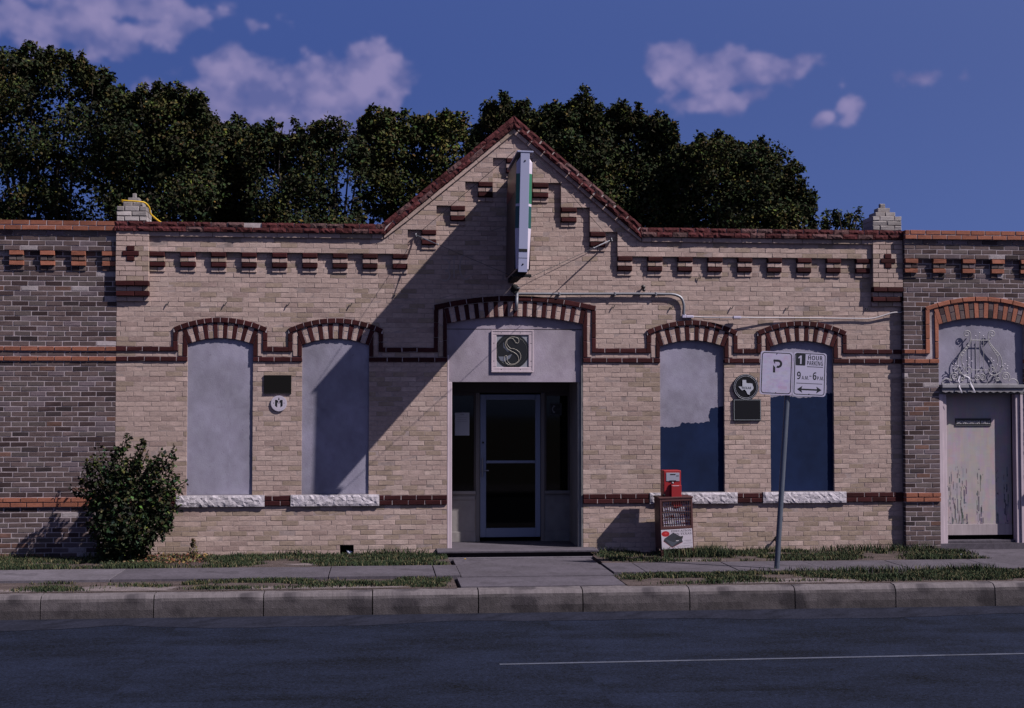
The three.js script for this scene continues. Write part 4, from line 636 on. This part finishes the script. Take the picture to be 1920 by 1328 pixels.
function grass(name, areas, n, seed, bald, label) {
  const r = rng(seed), t = new TB();
  const tot = areas.reduce((a, q) => a + (q[1] - q[0]) * (q[3] - q[2]) * q[6], 0);
  for (const [x0, x1, z0, z1, y, hm, dens] of areas) {
    const N = n * (x1 - x0) * (z1 - z0) * dens / tot;
    for (let i = 0; i < N; i++) {
      const x = lerp(x0, x1, r()), z = lerp(z0, z1, r()), d = fbm(x * 1.5, z * 2.2, 4, seed), e = Math.min(sstep(0, .16, z - z0 + (d - .5) * .2), sstep(0, .14, z1 - z + (d - .5) * .22), sstep(0, .3, x - x0 + (d - .5) * .6), sstep(0, .3, x1 - x + (d - .5) * .6));
      if (r() > e || r() > sstep(bald - .06, bald + .1, d) || (name === 'grass' && z > 3.2 && r() < .72 * (1 - sstep(.5, .62, fbm(x * .7 + 3, 4, 3, 99))))) continue;
      const h = hm * (.45 + .8 * r()) * (.55 + d), a = r() * 6.283, w = .0035 + .004 * r(), lx = (r() - .5) * h * 1.1, lz = (r() - .5) * h * 1.1, dry = r() < .2 + .9 * (.58 - d), s = .6 + .8 * r();
      const c = (dry ? [.15, .125, .075] : r() < .25 ? [.07, .088, .042] : [.036, .052, .03]).map((q) => q * s);
      const dx = Math.cos(a) * w, dz = Math.sin(a) * w, m = [x + lx * .4, y + h * .6, z + lz * .4];
      t.quad([x - dx, y - .01, z - dz], [x + dx, y - .01, z + dz], [m[0] + dx * .8, m[1], m[2] + dz * .8], [m[0] - dx * .8, m[1], m[2] - dz * .8], c);
      t.tri([m[0] - dx * .8, m[1], m[2] - dz * .8], [m[0] + dx * .8, m[1], m[2] + dz * .8], [x + lx, y + h * .92, z + lz], c);
    }
  }
  return tag(add(name, t.geo(), M.leaf), label, 'grass', null, 'stuff');
}
grass('grass', [[-9.5, -1.0, .04, 1.5, -.075, .048, 1], [1.2, 6.9, .04, 1.42, -.075, .05, 1], [-9.5, -1.05, 2.6, 3.56, -.108, .042, 1.4], [1.06, 9.6, 2.46, 3.56, -.108, .046, 1.6], [8.1, 9.8, .2, 1.4, -.075, .07, 1]], 210000, 12, .44, 'short patchy green grass in the strips beside the pavement');
grass('weeds', [[-9.4, -1.2, .02, .3, -.075, .11, 1], [1.3, 6.6, .02, .26, -.075, .10, 1], [2.1, 3.2, .1, .9, -.075, .13, .8], [2.9, 6.4, 2.42, 2.75, -.108, .09, .9]], 13000, 15, .42, 'taller weeds growing against the foot of the brick wall');

// ================================================================= leaves
function leafInto(t, x, y, z, s, r, c, up = .3, long = 1.5) { // a folded leaf of four triangles, pointing anywhere
  const th = r() * 6.283, ph = Math.acos(1 - 2 * r()), d = new THREE.Vector3(Math.sin(ph) * Math.cos(th), Math.cos(ph) * .8 - up, Math.sin(ph) * Math.sin(th)).normalize();
  const n = new THREE.Vector3(r() - .5, r() * .9, r() - .5).cross(d); if (n.lengthSq() < 1e-6) n.set(1, 0, 0).cross(d); n.normalize(); const f = new THREE.Vector3().crossVectors(d, n).multiplyScalar(s * .16);
  const a = [x, y, z], b = [x + d.x * s * long, y + d.y * s * long, z + d.z * s * long], m = [x + d.x * s * long * .45, y + d.y * s * long * .45, z + d.z * s * long * .45];
  const l = [m[0] + n.x * s * .5 + f.x, m[1] + n.y * s * .5 + f.y, m[2] + n.z * s * .5 + f.z], q = [m[0] - n.x * s * .5 + f.x, m[1] - n.y * s * .5 + f.y, m[2] - n.z * s * .5 + f.z];
  t.tri(a, l, b, c); t.tri(a, b, q, c);
}
function tree(name, label, group, z, outline, o = {}) {
  const r = rng(o.seed), X0 = outline[0][0], X1 = outline[outline.length - 1][0], cx = (X0 + X1) / 2, w = X1 - X0, topAt = (x) => { for (let i = 0; i < outline.length - 1; i++) if (x <= outline[i + 1][0]) return lerp(outline[i][1], outline[i + 1][1], clamp((x - outline[i][0]) / (outline[i + 1][0] - outline[i][0]))); return outline[outline.length - 1][1]; };
  const peak = Math.max(...outline.map((p) => p[1])), T = thing(name, label, 'tree', [cx, -.5, z], group), foot = o.foot ?? 5.3, t = new TB();
  const L = [], Z = Math.min(2.6, w * .5);
  const n = o.lobes ?? Math.round(w * 42);
  for (let i = 0; i < n; i++) { // leaf clumps fill the crown below its outline
    const x = lerp(X0 + .1, X1 - .1, r()), top = topAt(x), rad = lerp(.28, .62, r()), y = lerp(foot, top - rad * .75, Math.pow(r(), .8)); const e = Math.abs(x - cx) / (w / 2), zz = (r() - .5) * 2 * Z * Math.sqrt(Math.max(.1, 1 - e * e * .7));
    L.push([x, y, zz, rad, 1]);
  }
  for (let i = 0; i < w * (o.sprigs ?? 8); i++) { // upright leafy shoots that break the outline
    const x = lerp(X0, X1, r()), y = topAt(x) - .42, h = .3 + .34 * r(), dx = (r() - .5) * .35, zz = (r() - .5) * Z; for (let j = 0; j < 6; j++) L.push([x + dx * j / 6, y + h * j / 6, zz, .13 - .013 * j, .75]);
  }
  for (let i = 0; i < w * (o.twigs ?? 30); i++) { const x = lerp(X0, X1, r()), y = topAt(x) + (r() - .74) * .5, q = .07 + .13 * r(), zz = (r() - .5) * Z * 1.2; L.push([x, y, zz, q, .9]); if (r() < .5) L.push([x + (r() - .5) * .1, y - q * 1.3, zz, q, .9]); } // ragged sprays along the top
  const size = o.leaf ?? .062, gaps = o.gaps ?? 0, gapAt = (x, y) => gaps && y > foot + .8 && fbm(x * 1.7 + 50, y * 2.0, 3, o.seed) > 1 - gaps;
  if (!o.lobes) for (let i = 0; i < w * (peak - foot) * (o.fill ?? 700); i++) { // inner crown fill, its shade put into darker leaf colour
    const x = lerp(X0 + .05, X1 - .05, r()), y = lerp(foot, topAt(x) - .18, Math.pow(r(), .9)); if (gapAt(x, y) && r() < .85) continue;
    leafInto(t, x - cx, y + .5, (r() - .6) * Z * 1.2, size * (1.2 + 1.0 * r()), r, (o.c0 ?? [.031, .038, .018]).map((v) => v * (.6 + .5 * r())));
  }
  for (const [x, y, zz, rad, k] of L) {
    if (gapAt(x, y)) continue;
    const m = Math.round((o.dens ?? 1) * k * (rad < .3 ? 620 * rad : 850 * rad * rad + 40)), tone = .65 + .7 * r(), ol = r();
    for (let i = 0; i < m; i++) {
      const a = r() * 6.283, u = r() * 2 - 1, q = Math.pow(r(), .42) * rad, s = Math.sqrt(1 - u * u);
      const lit = r(), base = lit < .075 ? o.hi ?? [.115, .108, .032] : ol < .25 ? o.c1 ?? [.058, .058, .022] : o.c0 ?? [.031, .038, .018];  // a few leaves coloured paler as painted sunlit highlights
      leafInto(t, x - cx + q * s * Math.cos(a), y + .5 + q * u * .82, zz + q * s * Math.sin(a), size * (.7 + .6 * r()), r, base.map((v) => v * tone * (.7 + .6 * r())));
    }
  }
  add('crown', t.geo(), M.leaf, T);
  const trunkTop = Math.min(peak * .62, peak - 1.2), g = [];
  const limb = (a, b, r0, r1, k = 5) => { const pts = []; for (let i = 0; i <= k; i++) { const u = i / k; pts.push(new THREE.Vector3(lerp(a[0], b[0], u) + (i % k ? (r() - .5) * .25 : 0), lerp(a[1], b[1], u), lerp(a[2], b[2], u) + (i % k ? (r() - .5) * .25 : 0))); } const c = new THREE.CatmullRomCurve3(pts), tg = new THREE.TubeGeometry(c, k * 2, 1, 6), P = tg.attributes.position; for (let i = 0; i <= k * 2; i++) { const ctr = c.getPointAt(i / (k * 2)), rr = lerp(r0, r1, i / (k * 2)); for (let j = 0; j <= 6; j++) { const q = i * 7 + j; P.setXYZ(q, ctr.x + (P.getX(q) - ctr.x) * rr, ctr.y + (P.getY(q) - ctr.y) * rr, ctr.z + (P.getZ(q) - ctr.z) * rr); } } tg.computeVertexNormals(); return tg; };
  add('trunk', limb([0, 0, 0], [(r() - .5) * .4, trunkTop * .55, 0], .1 + w * .045, .07 + w * .025), M.bark, T);
  for (let i = 0; i < (o.limbs ?? 7); i++) { const x = lerp(X0 + .2, X1 - .2, (i + r()) / (o.limbs ?? 7)); g.push(limb([(r() - .5) * .2, trunkTop * (.35 + .2 * r()), 0], [x - cx, topAt(x) - .1 + .5, (r() - .5) * Z], .05 + w * .012, .012, 6)); }
  for (const q of g) add('limb', q, M.bark, T);
  return T;
}
const GT = 'trees behind the brick buildings';
tree('oak_tree', 'tallest dark oak standing behind the left brown brick building', GT, -15, [[-12.35, 10.48], [-10.78, 11.00], [-9.86, 10.88], [-9.60, 10.93], [-9.40, 10.69], [-9.06, 10.49], [-8.86, 10.49], [-8.70, 10.02]], { seed: 301, gaps: .38, fill: 330 });
tree('oak_tree', 'broad dark oak rising behind the left end pier with the yellow hose', GT, -14, [[-8.69, 9.33], [-8.41, 9.67], [-7.96, 9.81], [-7.44, 9.95], [-6.92, 9.83], [-6.53, 9.71], [-6.33, 9.58], [-6.11, 9.05]], { seed: 302 });
tree('oak_tree', 'narrow dark tree with a spiky top between the two broad crowns on the left', GT, -15.5, [[-6.45, 9.27], [-5.97, 9.38], [-5.49, 9.50], [-5.28, 9.16], [-5.18, 8.53]], { seed: 303 });
tree('oak_tree', 'round dark tree above the parapet over the two left blocked windows', GT, -14, [[-5.30, 8.46], [-5.08, 9.00], [-4.62, 9.17], [-4.03, 9.09], [-3.76, 8.89], [-3.66, 8.29]], { seed: 304, gaps: .38, fill: 330 });
tree('oak_tree', 'dark tree with a lower flat top just left of the pale leaved tree', GT, -15, [[-3.88, 8.60], [-3.68, 9.18], [-3.27, 9.33], [-2.86, 9.17], [-2.52, 9.01], [-2.37, 8.49]], { seed: 305, gaps: .42, fill: 260 });
tree('pecan_tree', 'loose olive green tree with sky showing through, left of the gable', GT, -18, [[-2.73, 9.01], [-2.61, 9.99], [-2.34, 10.19], [-1.90, 10.31], [-1.30, 10.15], [-0.70, 9.98], [-0.25, 10.14], [-0.03, 10.35], [0.35, 10.20], [0.77, 9.75]], { seed: 306, gaps: .47, dens: .85, leaf: .075, c0: [.052, .060, .022], c1: [.09, .087, .03], hi: [.14, .125, .036], limbs: 12, fill: 210 });
tree('oak_tree', 'dark tree directly behind the peak of the gable', GT, -15, [[0.42, 9.02], [0.66, 9.77], [1.21, 10.09], [1.49, 10.03], [1.78, 9.92], [2.01, 9.40]], { seed: 307 });
tree('oak_tree', 'tall dark tree right of the gable peak with a double crown', GT, -14, [[1.74, 9.20], [1.94, 9.64], [2.28, 9.71], [2.70, 9.76], [3.04, 10.00], [3.31, 9.78], [3.59, 9.51], [3.77, 8.89]], { seed: 308 });
tree('oak_tree', 'dark tree with thin sprays reaching up, above the right gable slope', GT, -15, [[3.65, 9.08], [3.96, 9.75], [4.32, 9.96], [4.67, 9.88], [5.03, 9.53], [5.31, 9.72], [5.56, 9.75], [5.75, 8.70]], { seed: 309 });
tree('oak_tree', 'wide dark tree sloping down to the right above the right parapet', GT, -14, [[5.37, 8.17], [5.52, 8.61], [6.01, 8.81], [6.57, 8.88], [7.13, 8.72], [7.69, 8.87], [8.04, 8.56], [8.39, 8.35], [8.67, 7.87], [8.88, 7.42], [8.99, 6.84]], { seed: 310 });
tree('young_tree', 'small thin young tree peeping over the parapet beside the right end pier', GT, -13, [[8.79, 6.81], [9.18, 6.95], [9.55, 7.19], [9.73, 7.01], [10.04, 6.99], [10.21, 6.79]], { seed: 311, lobes: 9, twigs: 6, foot: 5.6, dens: .34, limbs: 9, sprigs: 6, hi: [.07, .08, .04] });
{ // the bush
  const B = thing('bush', 'big dark leafy bush with long upright shoots against the corner of the two brick walls', 'bush', [-5.53, -.08, .62]), r = rng(71), t = new TB(), st = [];
  const shoot = (x0, y0, z0, x1, y1, z1, n, s) => { st.push(tube([[x0, y0, z0], [(x0 + x1) / 2 - .03, lerp(y0, y1, .55), (z0 + z1) / 2], [x1, y1, z1]], .006, 10, 5)); for (let i = 0; i < n; i++) { const u = Math.pow(r(), .8), k = .035 + .075 * (1 - u); leafInto(t, lerp(x0, x1, u) + (r() - .5) * 2 * k, lerp(y0, y1, u) + (r() - .5) * .06, lerp(z0, z1, u) + (r() - .5) * 2 * k, s * (.7 + .6 * r()), r, (r() < .2 ? [.10, .11, .045] : [.034, .045, .021]).map((v) => v * (.6 + .8 * r())), .1, 1.35); } };
  const lob = [[.02, .72, .0, .38], [-.36, .8, -.05, .25], [.38, .82, 0, .25], [.4, .52, .05, .22], [.12, .48, .1, .34], [-.16, .45, .1, .32], [-.08, .22, .05, .28], [-.36, .5, 0, .22], [.3, 1.05, 0, .15], [-.14, 1.12, 0, .2], [-.26, .2, 0, .2], [.16, .2, 0, .18]];
  for (const [x, y, z, q] of lob) for (let i = 0; i < 8200 * q * q; i++) { const a = r() * 6.283, u = r() * 2 - 1, d = Math.pow(r(), .4) * q, s = Math.sqrt(1 - u * u); const yy = y + d * u; if (yy < .02) continue; leafInto(t, x + d * s * Math.cos(a), yy, z + d * s * Math.sin(a) * .9, .045 * (.7 + .7 * r()), r, (r() < .085 ? [.12, .135, .05] : r() < .2 ? [.055, .066, .036] : [.022, .031, .016]).map((v) => v * (.6 + .8 * r())), .25, 1.35); }
  for (const q of [[-.1, 1, 0, -.02, 1.84, .05], [-.12, 1.05, .05, -.07, 1.72, .08], [.0, 1, 0, .2, 1.76, .0], [.05, 1.0, .1, .12, 1.55, .1], [-.25, 1, 0, -.2, 1.6, -.05], [.3, 1, 0, .5, 1.52, .05], [.3, 1, .05, .4, 1.48, .1], [.36, .95, .05, .65, 1.64, .08], [.4, .9, 0, .66, 1.5, .1], [-.4, .95, 0, -.58, 1.42, 0], [-.42, .8, 0, -.66, 1.2, .05], [.42, .7, .05, .7, 1.0, .05], [.42, .8, 0, .68, 1.25, 0], [.4, .5, .05, .72, .8, .08], [.38, .4, .05, .62, .62, .08], [.2, 1.0, -.1, .3, 1.42, -.1]]) shoot(...q, 80, .046);
  for (let i = 0; i < 46; i++) { const a = lerp(-1.35, 1.25, r()), l = .22 + .5 * r() * r() + .12 * r(), x = Math.sin(a) * .42, y = .72 + Math.cos(a) * .4; shoot(x * .6, y - .2, (r() - .5) * .3, x + Math.sin(a) * l * .75, y + Math.cos(a) * l * .9 + .04, (r() - .5) * .5, 46, .046); }
  add('foliage', t.geo(), M.leaf, B);
  for (let i = 0; i < 9; i++) st.push(tube([[(r() - .5) * .2, 0, (r() - .5) * .15], [(r() - .5) * .5, .4, (r() - .5) * .3], [(r() - .5) * .9, .9, (r() - .5) * .4]], .011, 10, 5));
  add('stem', st, M.bark, B).userData.kind = 'stuff';
  const d = new TB(); for (let i = 0; i < 1500; i++) { const x = -5.6 + 1.35 * r() + (r() - .5) * .5, z = .12 + .9 * Math.pow(r(), 1.4); if (r() > sstep(-6.0, -5.0, x) + .2 || r() > 1 - sstep(-4.7, -4.3, x)) continue; leafInto(d, x, -.065 + .05 * r(), z, .03 * (.7 + .6 * r()), r, (r() < .4 ? [.24, .15, .08] : [.13, .08, .05]).map((v) => v * (.6 + .8 * r())), .0, 1.4); }
  tag(add('fallen_leaves', d.geo(), M.leaf), 'brown fallen leaves lying on the soil under the dark bush', 'leaves', null, 'stuff');
  const W = thing('weed', 'small dry brown weed standing alone at the wall right of the bush', 'plant', [-4.66, -.08, .33]), wt = new TB(), ws = [];
  for (let i = 0; i < 170; i++) { const u = r(); leafInto(wt, (r() - .5) * .15 * (1.1 - u), .02 + u * .27, (r() - .5) * .12 * (1.1 - u), .026, r, (r() < .5 ? [.17, .12, .06] : [.08, .075, .04]).map((v) => v * (.7 + .6 * r())), -.2, 1.5); }
  add('leaf_cluster', wt.geo(), M.leaf, W); add('stem', tube([[0, 0, 0], [.01, .15, 0], [.0, .28, .01]], .005, 8, 5), M.bark, W);
}

// ================================================================= street furniture
{ // parking sign on a leaning post
  const S = thing('parking_sign', 'leaning grey post with two white parking plates standing in the grass verge', 'sign', [3.385, -.12, 2.3]);
  const post = bar([0, -.1, 0], [.225, 2.98, -.035], .037, 16); add('post', post, std([.15, .17, .23], .45, { metalness: .35, map: concTex }), S);
  const G = new THREE.Group(); G.name = 'plate_pair'; S.add(G); G.position.set(.248, 2.70, .045); G.rotation.z = R(-2.4); G.rotation.y = R(1);
  const paper = '#b9b3d0', ink = '#12141f';
  const rr = (g, x, y, w, h, q) => { g.beginPath(); g.moveTo(x + q, y); g.arcTo(x + w, y, x + w, y + h, q); g.arcTo(x + w, y + h, x, y + h, q); g.arcTo(x, y + h, x, y, q); g.arcTo(x, y, x + w, y, q); g.closePath(); };
  const tl = canvasTex(512, 704, (g, w, h) => { g.fillStyle = paper; g.fillRect(0, 0, w, h); const r = rng(3); for (let i = 0; i < 400; i++) { g.fillStyle = `rgba(${150 + r() * 40},${130 + r() * 40},${165 + r() * 40},.10)`; g.fillRect(r() * w, r() * h, 20 + r() * 90, 10 + r() * 50); } g.fillStyle = 'rgba(170,90,120,.16)'; g.fillRect(290, 560, 140, 50);
    g.strokeStyle = ink; g.lineWidth = 14; rr(g, 24, 24, w - 48, h - 48, 46); g.stroke();
    g.lineWidth = 36; g.strokeStyle = '#1a1620'; g.beginPath(); g.moveTo(206, 150); g.lineTo(276, 150); g.arc(276, 200, 50, -Math.PI / 2, Math.PI * .62); g.stroke(); g.lineWidth = 16; g.beginPath(); g.moveTo(206, 142); g.lineTo(226, 196); g.stroke(); g.fillStyle = '#1a1620'; g.beginPath(); g.moveTo(200, 222); g.lineTo(236, 258); g.lineTo(236, 344); g.lineTo(200, 344); g.fill(); });
  const t2 = canvasTex(512, 704, (g, w, h) => { g.fillStyle = paper; g.fillRect(0, 0, w, h); g.strokeStyle = ink; g.lineWidth = 13; rr(g, 24, 20, w - 48, h - 44, 40); g.stroke(); g.fillStyle = ink; rr(g, 36, 24, 150, 192, 14); g.fill(); g.fillRect(36, 24, 60, 60);
    g.textAlign = 'center'; g.textBaseline = 'middle'; g.fillStyle = paper; g.font = 'bold 190px sans-serif'; g.save(); g.translate(108, 124); g.scale(.8, 1); g.fillText('1', 0, 0); g.restore();
    g.fillStyle = ink; const tx = (s, x, y, px, sx, b = 'bold') => { g.save(); g.translate(x, y); g.scale(sx, 1); g.font = `${b} ${px}px sans-serif`; g.fillText(s, 0, 0); g.restore(); };
    tx('HOUR', 334, 86, 96, .86); tx('PARKING', 334, 172, 96, .6); g.fillRect(212, 224, 246, 11);
    tx('9', 92, 378, 172, .7); tx('A.M.', 192, 410, 80, .66); g.fillRect(252, 374, 34, 13); tx('6', 334, 378, 172, .7); tx('P.M.', 426, 410, 80, .66);
    g.fillRect(56, 496, 400, 10); g.fillRect(110, 586, 300, 26); for (const s of [-1, 1]) { const x = 258 + s * 190; g.beginPath(); g.moveTo(x, 599); g.lineTo(x - s * 84, 542); g.lineTo(x - s * 66, 599); g.lineTo(x - s * 84, 656); g.fill(); } });
  const plate = (x0, x1, y0, y1, tex, q) => {
    const P = new THREE.Group(); P.name = 'plate'; G.add(P); const w = x1 - x0, h = y1 - y0;
    const s = new THREE.Shape(); s.moveTo(x0 + q, y0); s.lineTo(x1 - q, y0); s.absarc(x1 - q, y0 + q, q, -Math.PI / 2, 0); s.lineTo(x1, y1 - q); s.absarc(x1 - q, y1 - q, q, 0, Math.PI / 2); s.lineTo(x0 + q, y1); s.absarc(x0 + q, y1 - q, q, Math.PI / 2, Math.PI); s.lineTo(x0, y0 + q); s.absarc(x0 + q, y0 + q, q, Math.PI, Math.PI * 1.5);
    const e = new THREE.ExtrudeGeometry(s, { depth: .004, bevelEnabled: false }); e.translate(0, 0, -.004); add('sheet', metric(e), M.white, P);
    const f = new THREE.ShapeGeometry(s, 6), p = f.attributes.position, u = new Float32Array(p.count * 2); for (let i = 0; i < p.count; i++) { u[2 * i] = (p.getX(i) - x0) / w; u[2 * i + 1] = (p.getY(i) - y0) / h; } f.setAttribute('uv', new THREE.BufferAttribute(u, 2)); f.translate(0, 0, .0025); add('print', f, printed(tex, .45), P);
    add('bolt', [ball((x0 + x1) / 2, y1 - .03, .004, .006), ball((x0 + x1) / 2, y0 + .03, .004, .006)], M.darkMetal, P);
  };
  plate(-.465, -.012, -.30, .29, tl, .036); plate(-.006, .462, -.30, .296, t2, .04);
  add('crossbar', [bx(-.4, .4, .17, .21, -.014, -.005), bx(-.4, .4, -.21, -.17, -.014, -.005)], M.galv, G);
}
{ // newspaper rack
  const N = thing('newspaper_rack', 'brown metal newspaper rack with wire front and poster, leaning against the front wall', 'newspaper rack', [2.39, -.085, .42]);
  N.rotation.z = R(1.6);
  const w = .245, zf = .22, zb = -.2;
  for (const x of [-w, w - .03]) for (const z of [zb, zf - .03]) add('leg', rbx(x, x + .03, 0, .87, z, z + .03, .004), M.rack, N);
  add('side_panel', rbx(-w - .004, -w + .004, .12, .86, zb + .03, zf - .03, .002), M.rack, N); add('side_panel', rbx(w - .004, w + .004, .12, .86, zb + .03, zf - .03, .002), M.rack, N);
  add('back_panel', bx(-w + .03, w - .03, .12, .86, zb, zb + .008), M.rack, N);
  add('top', rbx(-w - .01, w + .01, .86, .885, zb - .01, zf + .008, .005), M.rack, N);
  add('shelf', bx(-w + .03, w - .03, .42, .435, zb + .01, zf - .03), M.rack, N);
  for (const [a, b] of [[.415, .455], [.12, .15], [.82, .86]]) add('rail', rbx(-w + .03, w - .03, a, b, zf - .03, zf, .004), M.rack, N);
  for (let i = 0; i < 13; i++) { const x = -w + .045 + i * (2 * w - .09) / 12; add('wire', bar([x, .45, zf - .008], [x, .83, zf - .008], .0045, 5), M.rack, N); }
  for (const y of [.55, .66, .74]) add('cross_wire', bar([-w + .03, y, zf - .004], [w - .03, y, zf - .004], .004, 5), M.rack, N);
  const tp = canvasTex(512, 448, (g, W, H) => { g.fillStyle = '#cdc2d2'; g.fillRect(0, 0, W, H); g.fillStyle = '#33343f'; g.beginPath(); g.moveTo(48, 200); g.lineTo(200, 70); g.lineTo(330, 180); g.lineTo(350, 300); g.lineTo(170, 415); g.lineTo(30, 260); g.fill(); g.fillStyle = '#4b505f'; g.beginPath(); g.moveTo(60, 210); g.lineTo(205, 300); g.lineTo(330, 230); g.lineTo(170, 395); g.fill(); g.fillStyle = '#27282f'; g.beginPath(); g.moveTo(240, 180); g.lineTo(360, 160); g.lineTo(350, 225); g.lineTo(230, 240); g.fill(); g.strokeStyle = '#8e2634'; g.lineWidth = 8; g.beginPath(); g.moveTo(30, 262); g.lineTo(168, 420); g.lineTo(345, 306); g.stroke(); g.fillStyle = '#ded5df'; g.fillRect(238, 258, 46, 16);
    g.fillStyle = '#b3121c'; g.beginPath(); g.arc(70, 92, 66, 0, 7); g.fill(); g.fillStyle = '#d8404a'; g.beginPath(); g.arc(76, 82, 22, 0, 7); g.fill(); g.fillStyle = '#1f1c26'; g.textAlign = 'right'; g.font = 'bold 66px serif'; g.fillText('EDUCATION', 504, 62, 340); g.fillText('IN TEXAS', 504, 132, 270); g.fillStyle = '#5a5362'; for (const [x, y, q] of [[372, 262, 120], [404, 284, 90], [360, 330, 136], [60, 424, 150], [240, 392, 220]]) for (let i = 0; i < q; i += 15) g.fillRect(x + i, y, 11, 8); });
  const ps = new THREE.Group(); ps.name = 'poster'; N.add(ps); ps.rotation.z = R(1.2); add('sheet', rbx(-w + .012, w - .012, .125, .41, zf + .001, zf + .006, .002), M.white, ps); const pf = new THREE.PlaneGeometry(2 * w - .03, .28); pf.translate(0, .268, zf + .008); add('print', pf, printed(tp, .6), ps);
  const cb = new THREE.Group(); cb.name = 'coin_box'; N.add(cb); cb.rotation.z = R(-1.6); cb.position.set(-.025, .885, 0);
  add('body', rbx(-.135, .125, -.1, .385, -.12, .12, .012), M.red, cb); add('window', rbx(-.1, .1, .225, .35, .115, .127, .004), std([.36, .36, .46], .35), cb); add('print', [bx(-.04, .04, .318, .332, .127, .129), bx(.05, .09, .30, .308, .127, .129), bx(-.05, .05, .225, .238, .127, .131)], M.darkMetal, cb);
  add('coin_chute', extrude([[-.03, .165], [.11, .165], [.11, -.14], [.02, -.165], [-.03, -.1]].reverse(), .12, .19, [], .006), M.red, cb);
  add('knob', ball(-.01, .2, .15, .018), M.galv, cb); add('spindle', bar([-.01, .2, .11], [-.01, .2, .15], .007), M.galv, cb); add('hinge', ball(-.13, .02, .12, .022), M.darkMetal, cb); add('slot', bx(-.02, .08, .158, .164, .185, .193), M.white, cb);
  const np = canvasTex(256, 256, (g) => { const r = rng(8); g.fillStyle = '#b9b1bf'; g.fillRect(0, 0, 256, 256); for (let i = 0; i < 60; i++) { const q = r(); g.fillStyle = q < .12 ? '#8a3b33' : q < .3 ? '#3a3a4a' : `rgba(${60 + r() * 60},${55 + r() * 60},${80 + r() * 60},.7)`; g.fillRect(r() * 230, r() * 240, 10 + r() * 60, 3 + r() * 22); } });
  const mk = (n, y, h, lab) => { const P = thing('newspaper', lab, 'newspaper', [2.385, y, .585]); P.rotation.z = R(1.6); P.rotation.x = R(-3); const f = new THREE.BoxGeometry(.41, h, .03); f.translate(0, h / 2, 0); add('fold', f, printed(np, .85), P); add('pages', [bx(-.2, .2, 0, h - .01, -.03, -.018), bx(-.2, .2, .004, h - .02, -.05, -.034)], M.white, P); return P; };
  mk(0, .36, .2, 'folded newspapers standing in the lower tray of the wire fronted rack'); mk(1, .575, .15, 'folded newspapers in the upper tray of the wire fronted rack');
}
{ // litter
  const r = rng(19), scrap = (s) => { const g = new THREE.IcosahedronGeometry(s, 1), p = g.attributes.position; for (let i = 0; i < p.count; i++) { const k = .6 + .55 * hash(Math.round(p.getX(i) * 999), Math.round(p.getY(i) * 999), 4); p.setXYZ(i, p.getX(i) * k * 1.4, p.getY(i) * k * .6, p.getZ(i) * k); } g.computeVertexNormals(); return g; };
  const v = thing('paper_scrap', 'white crumpled paper stuck in the small square vent hole at the wall foot', 'litter', [-2.44, -.03, -.06]); add('sheet', (() => { const g = new THREE.ConeGeometry(.042, .09, 5); g.rotateZ(.9); return g; })(), std([.6, .62, .8], .7), v);
  const g0 = scrap(.018); [[-1.62, -.09, 2.95, 'white paper scrap lying in the verge grass left of the paved path'], [-4.72, -.06, .55, 'white paper scrap among the brown leaves near the dry weed'], [6.6, -.06, .9, 'white paper scrap in the grass before the right end pier'], [-.75, -.066, .75, 'yellow scrap lying on the paving just below the doorstep']].forEach(([x, y, z, l], i) => { const m = add('paper_scrap', g0, i === 3 ? std([.4, .24, .06], .8) : std([.66, .62, .70], .8)); m.position.set(x, y, z); m.rotation.y = r() * 6; tag(m, l, 'litter', 'scraps of litter'); });
}

renderer.render(scene, camera);
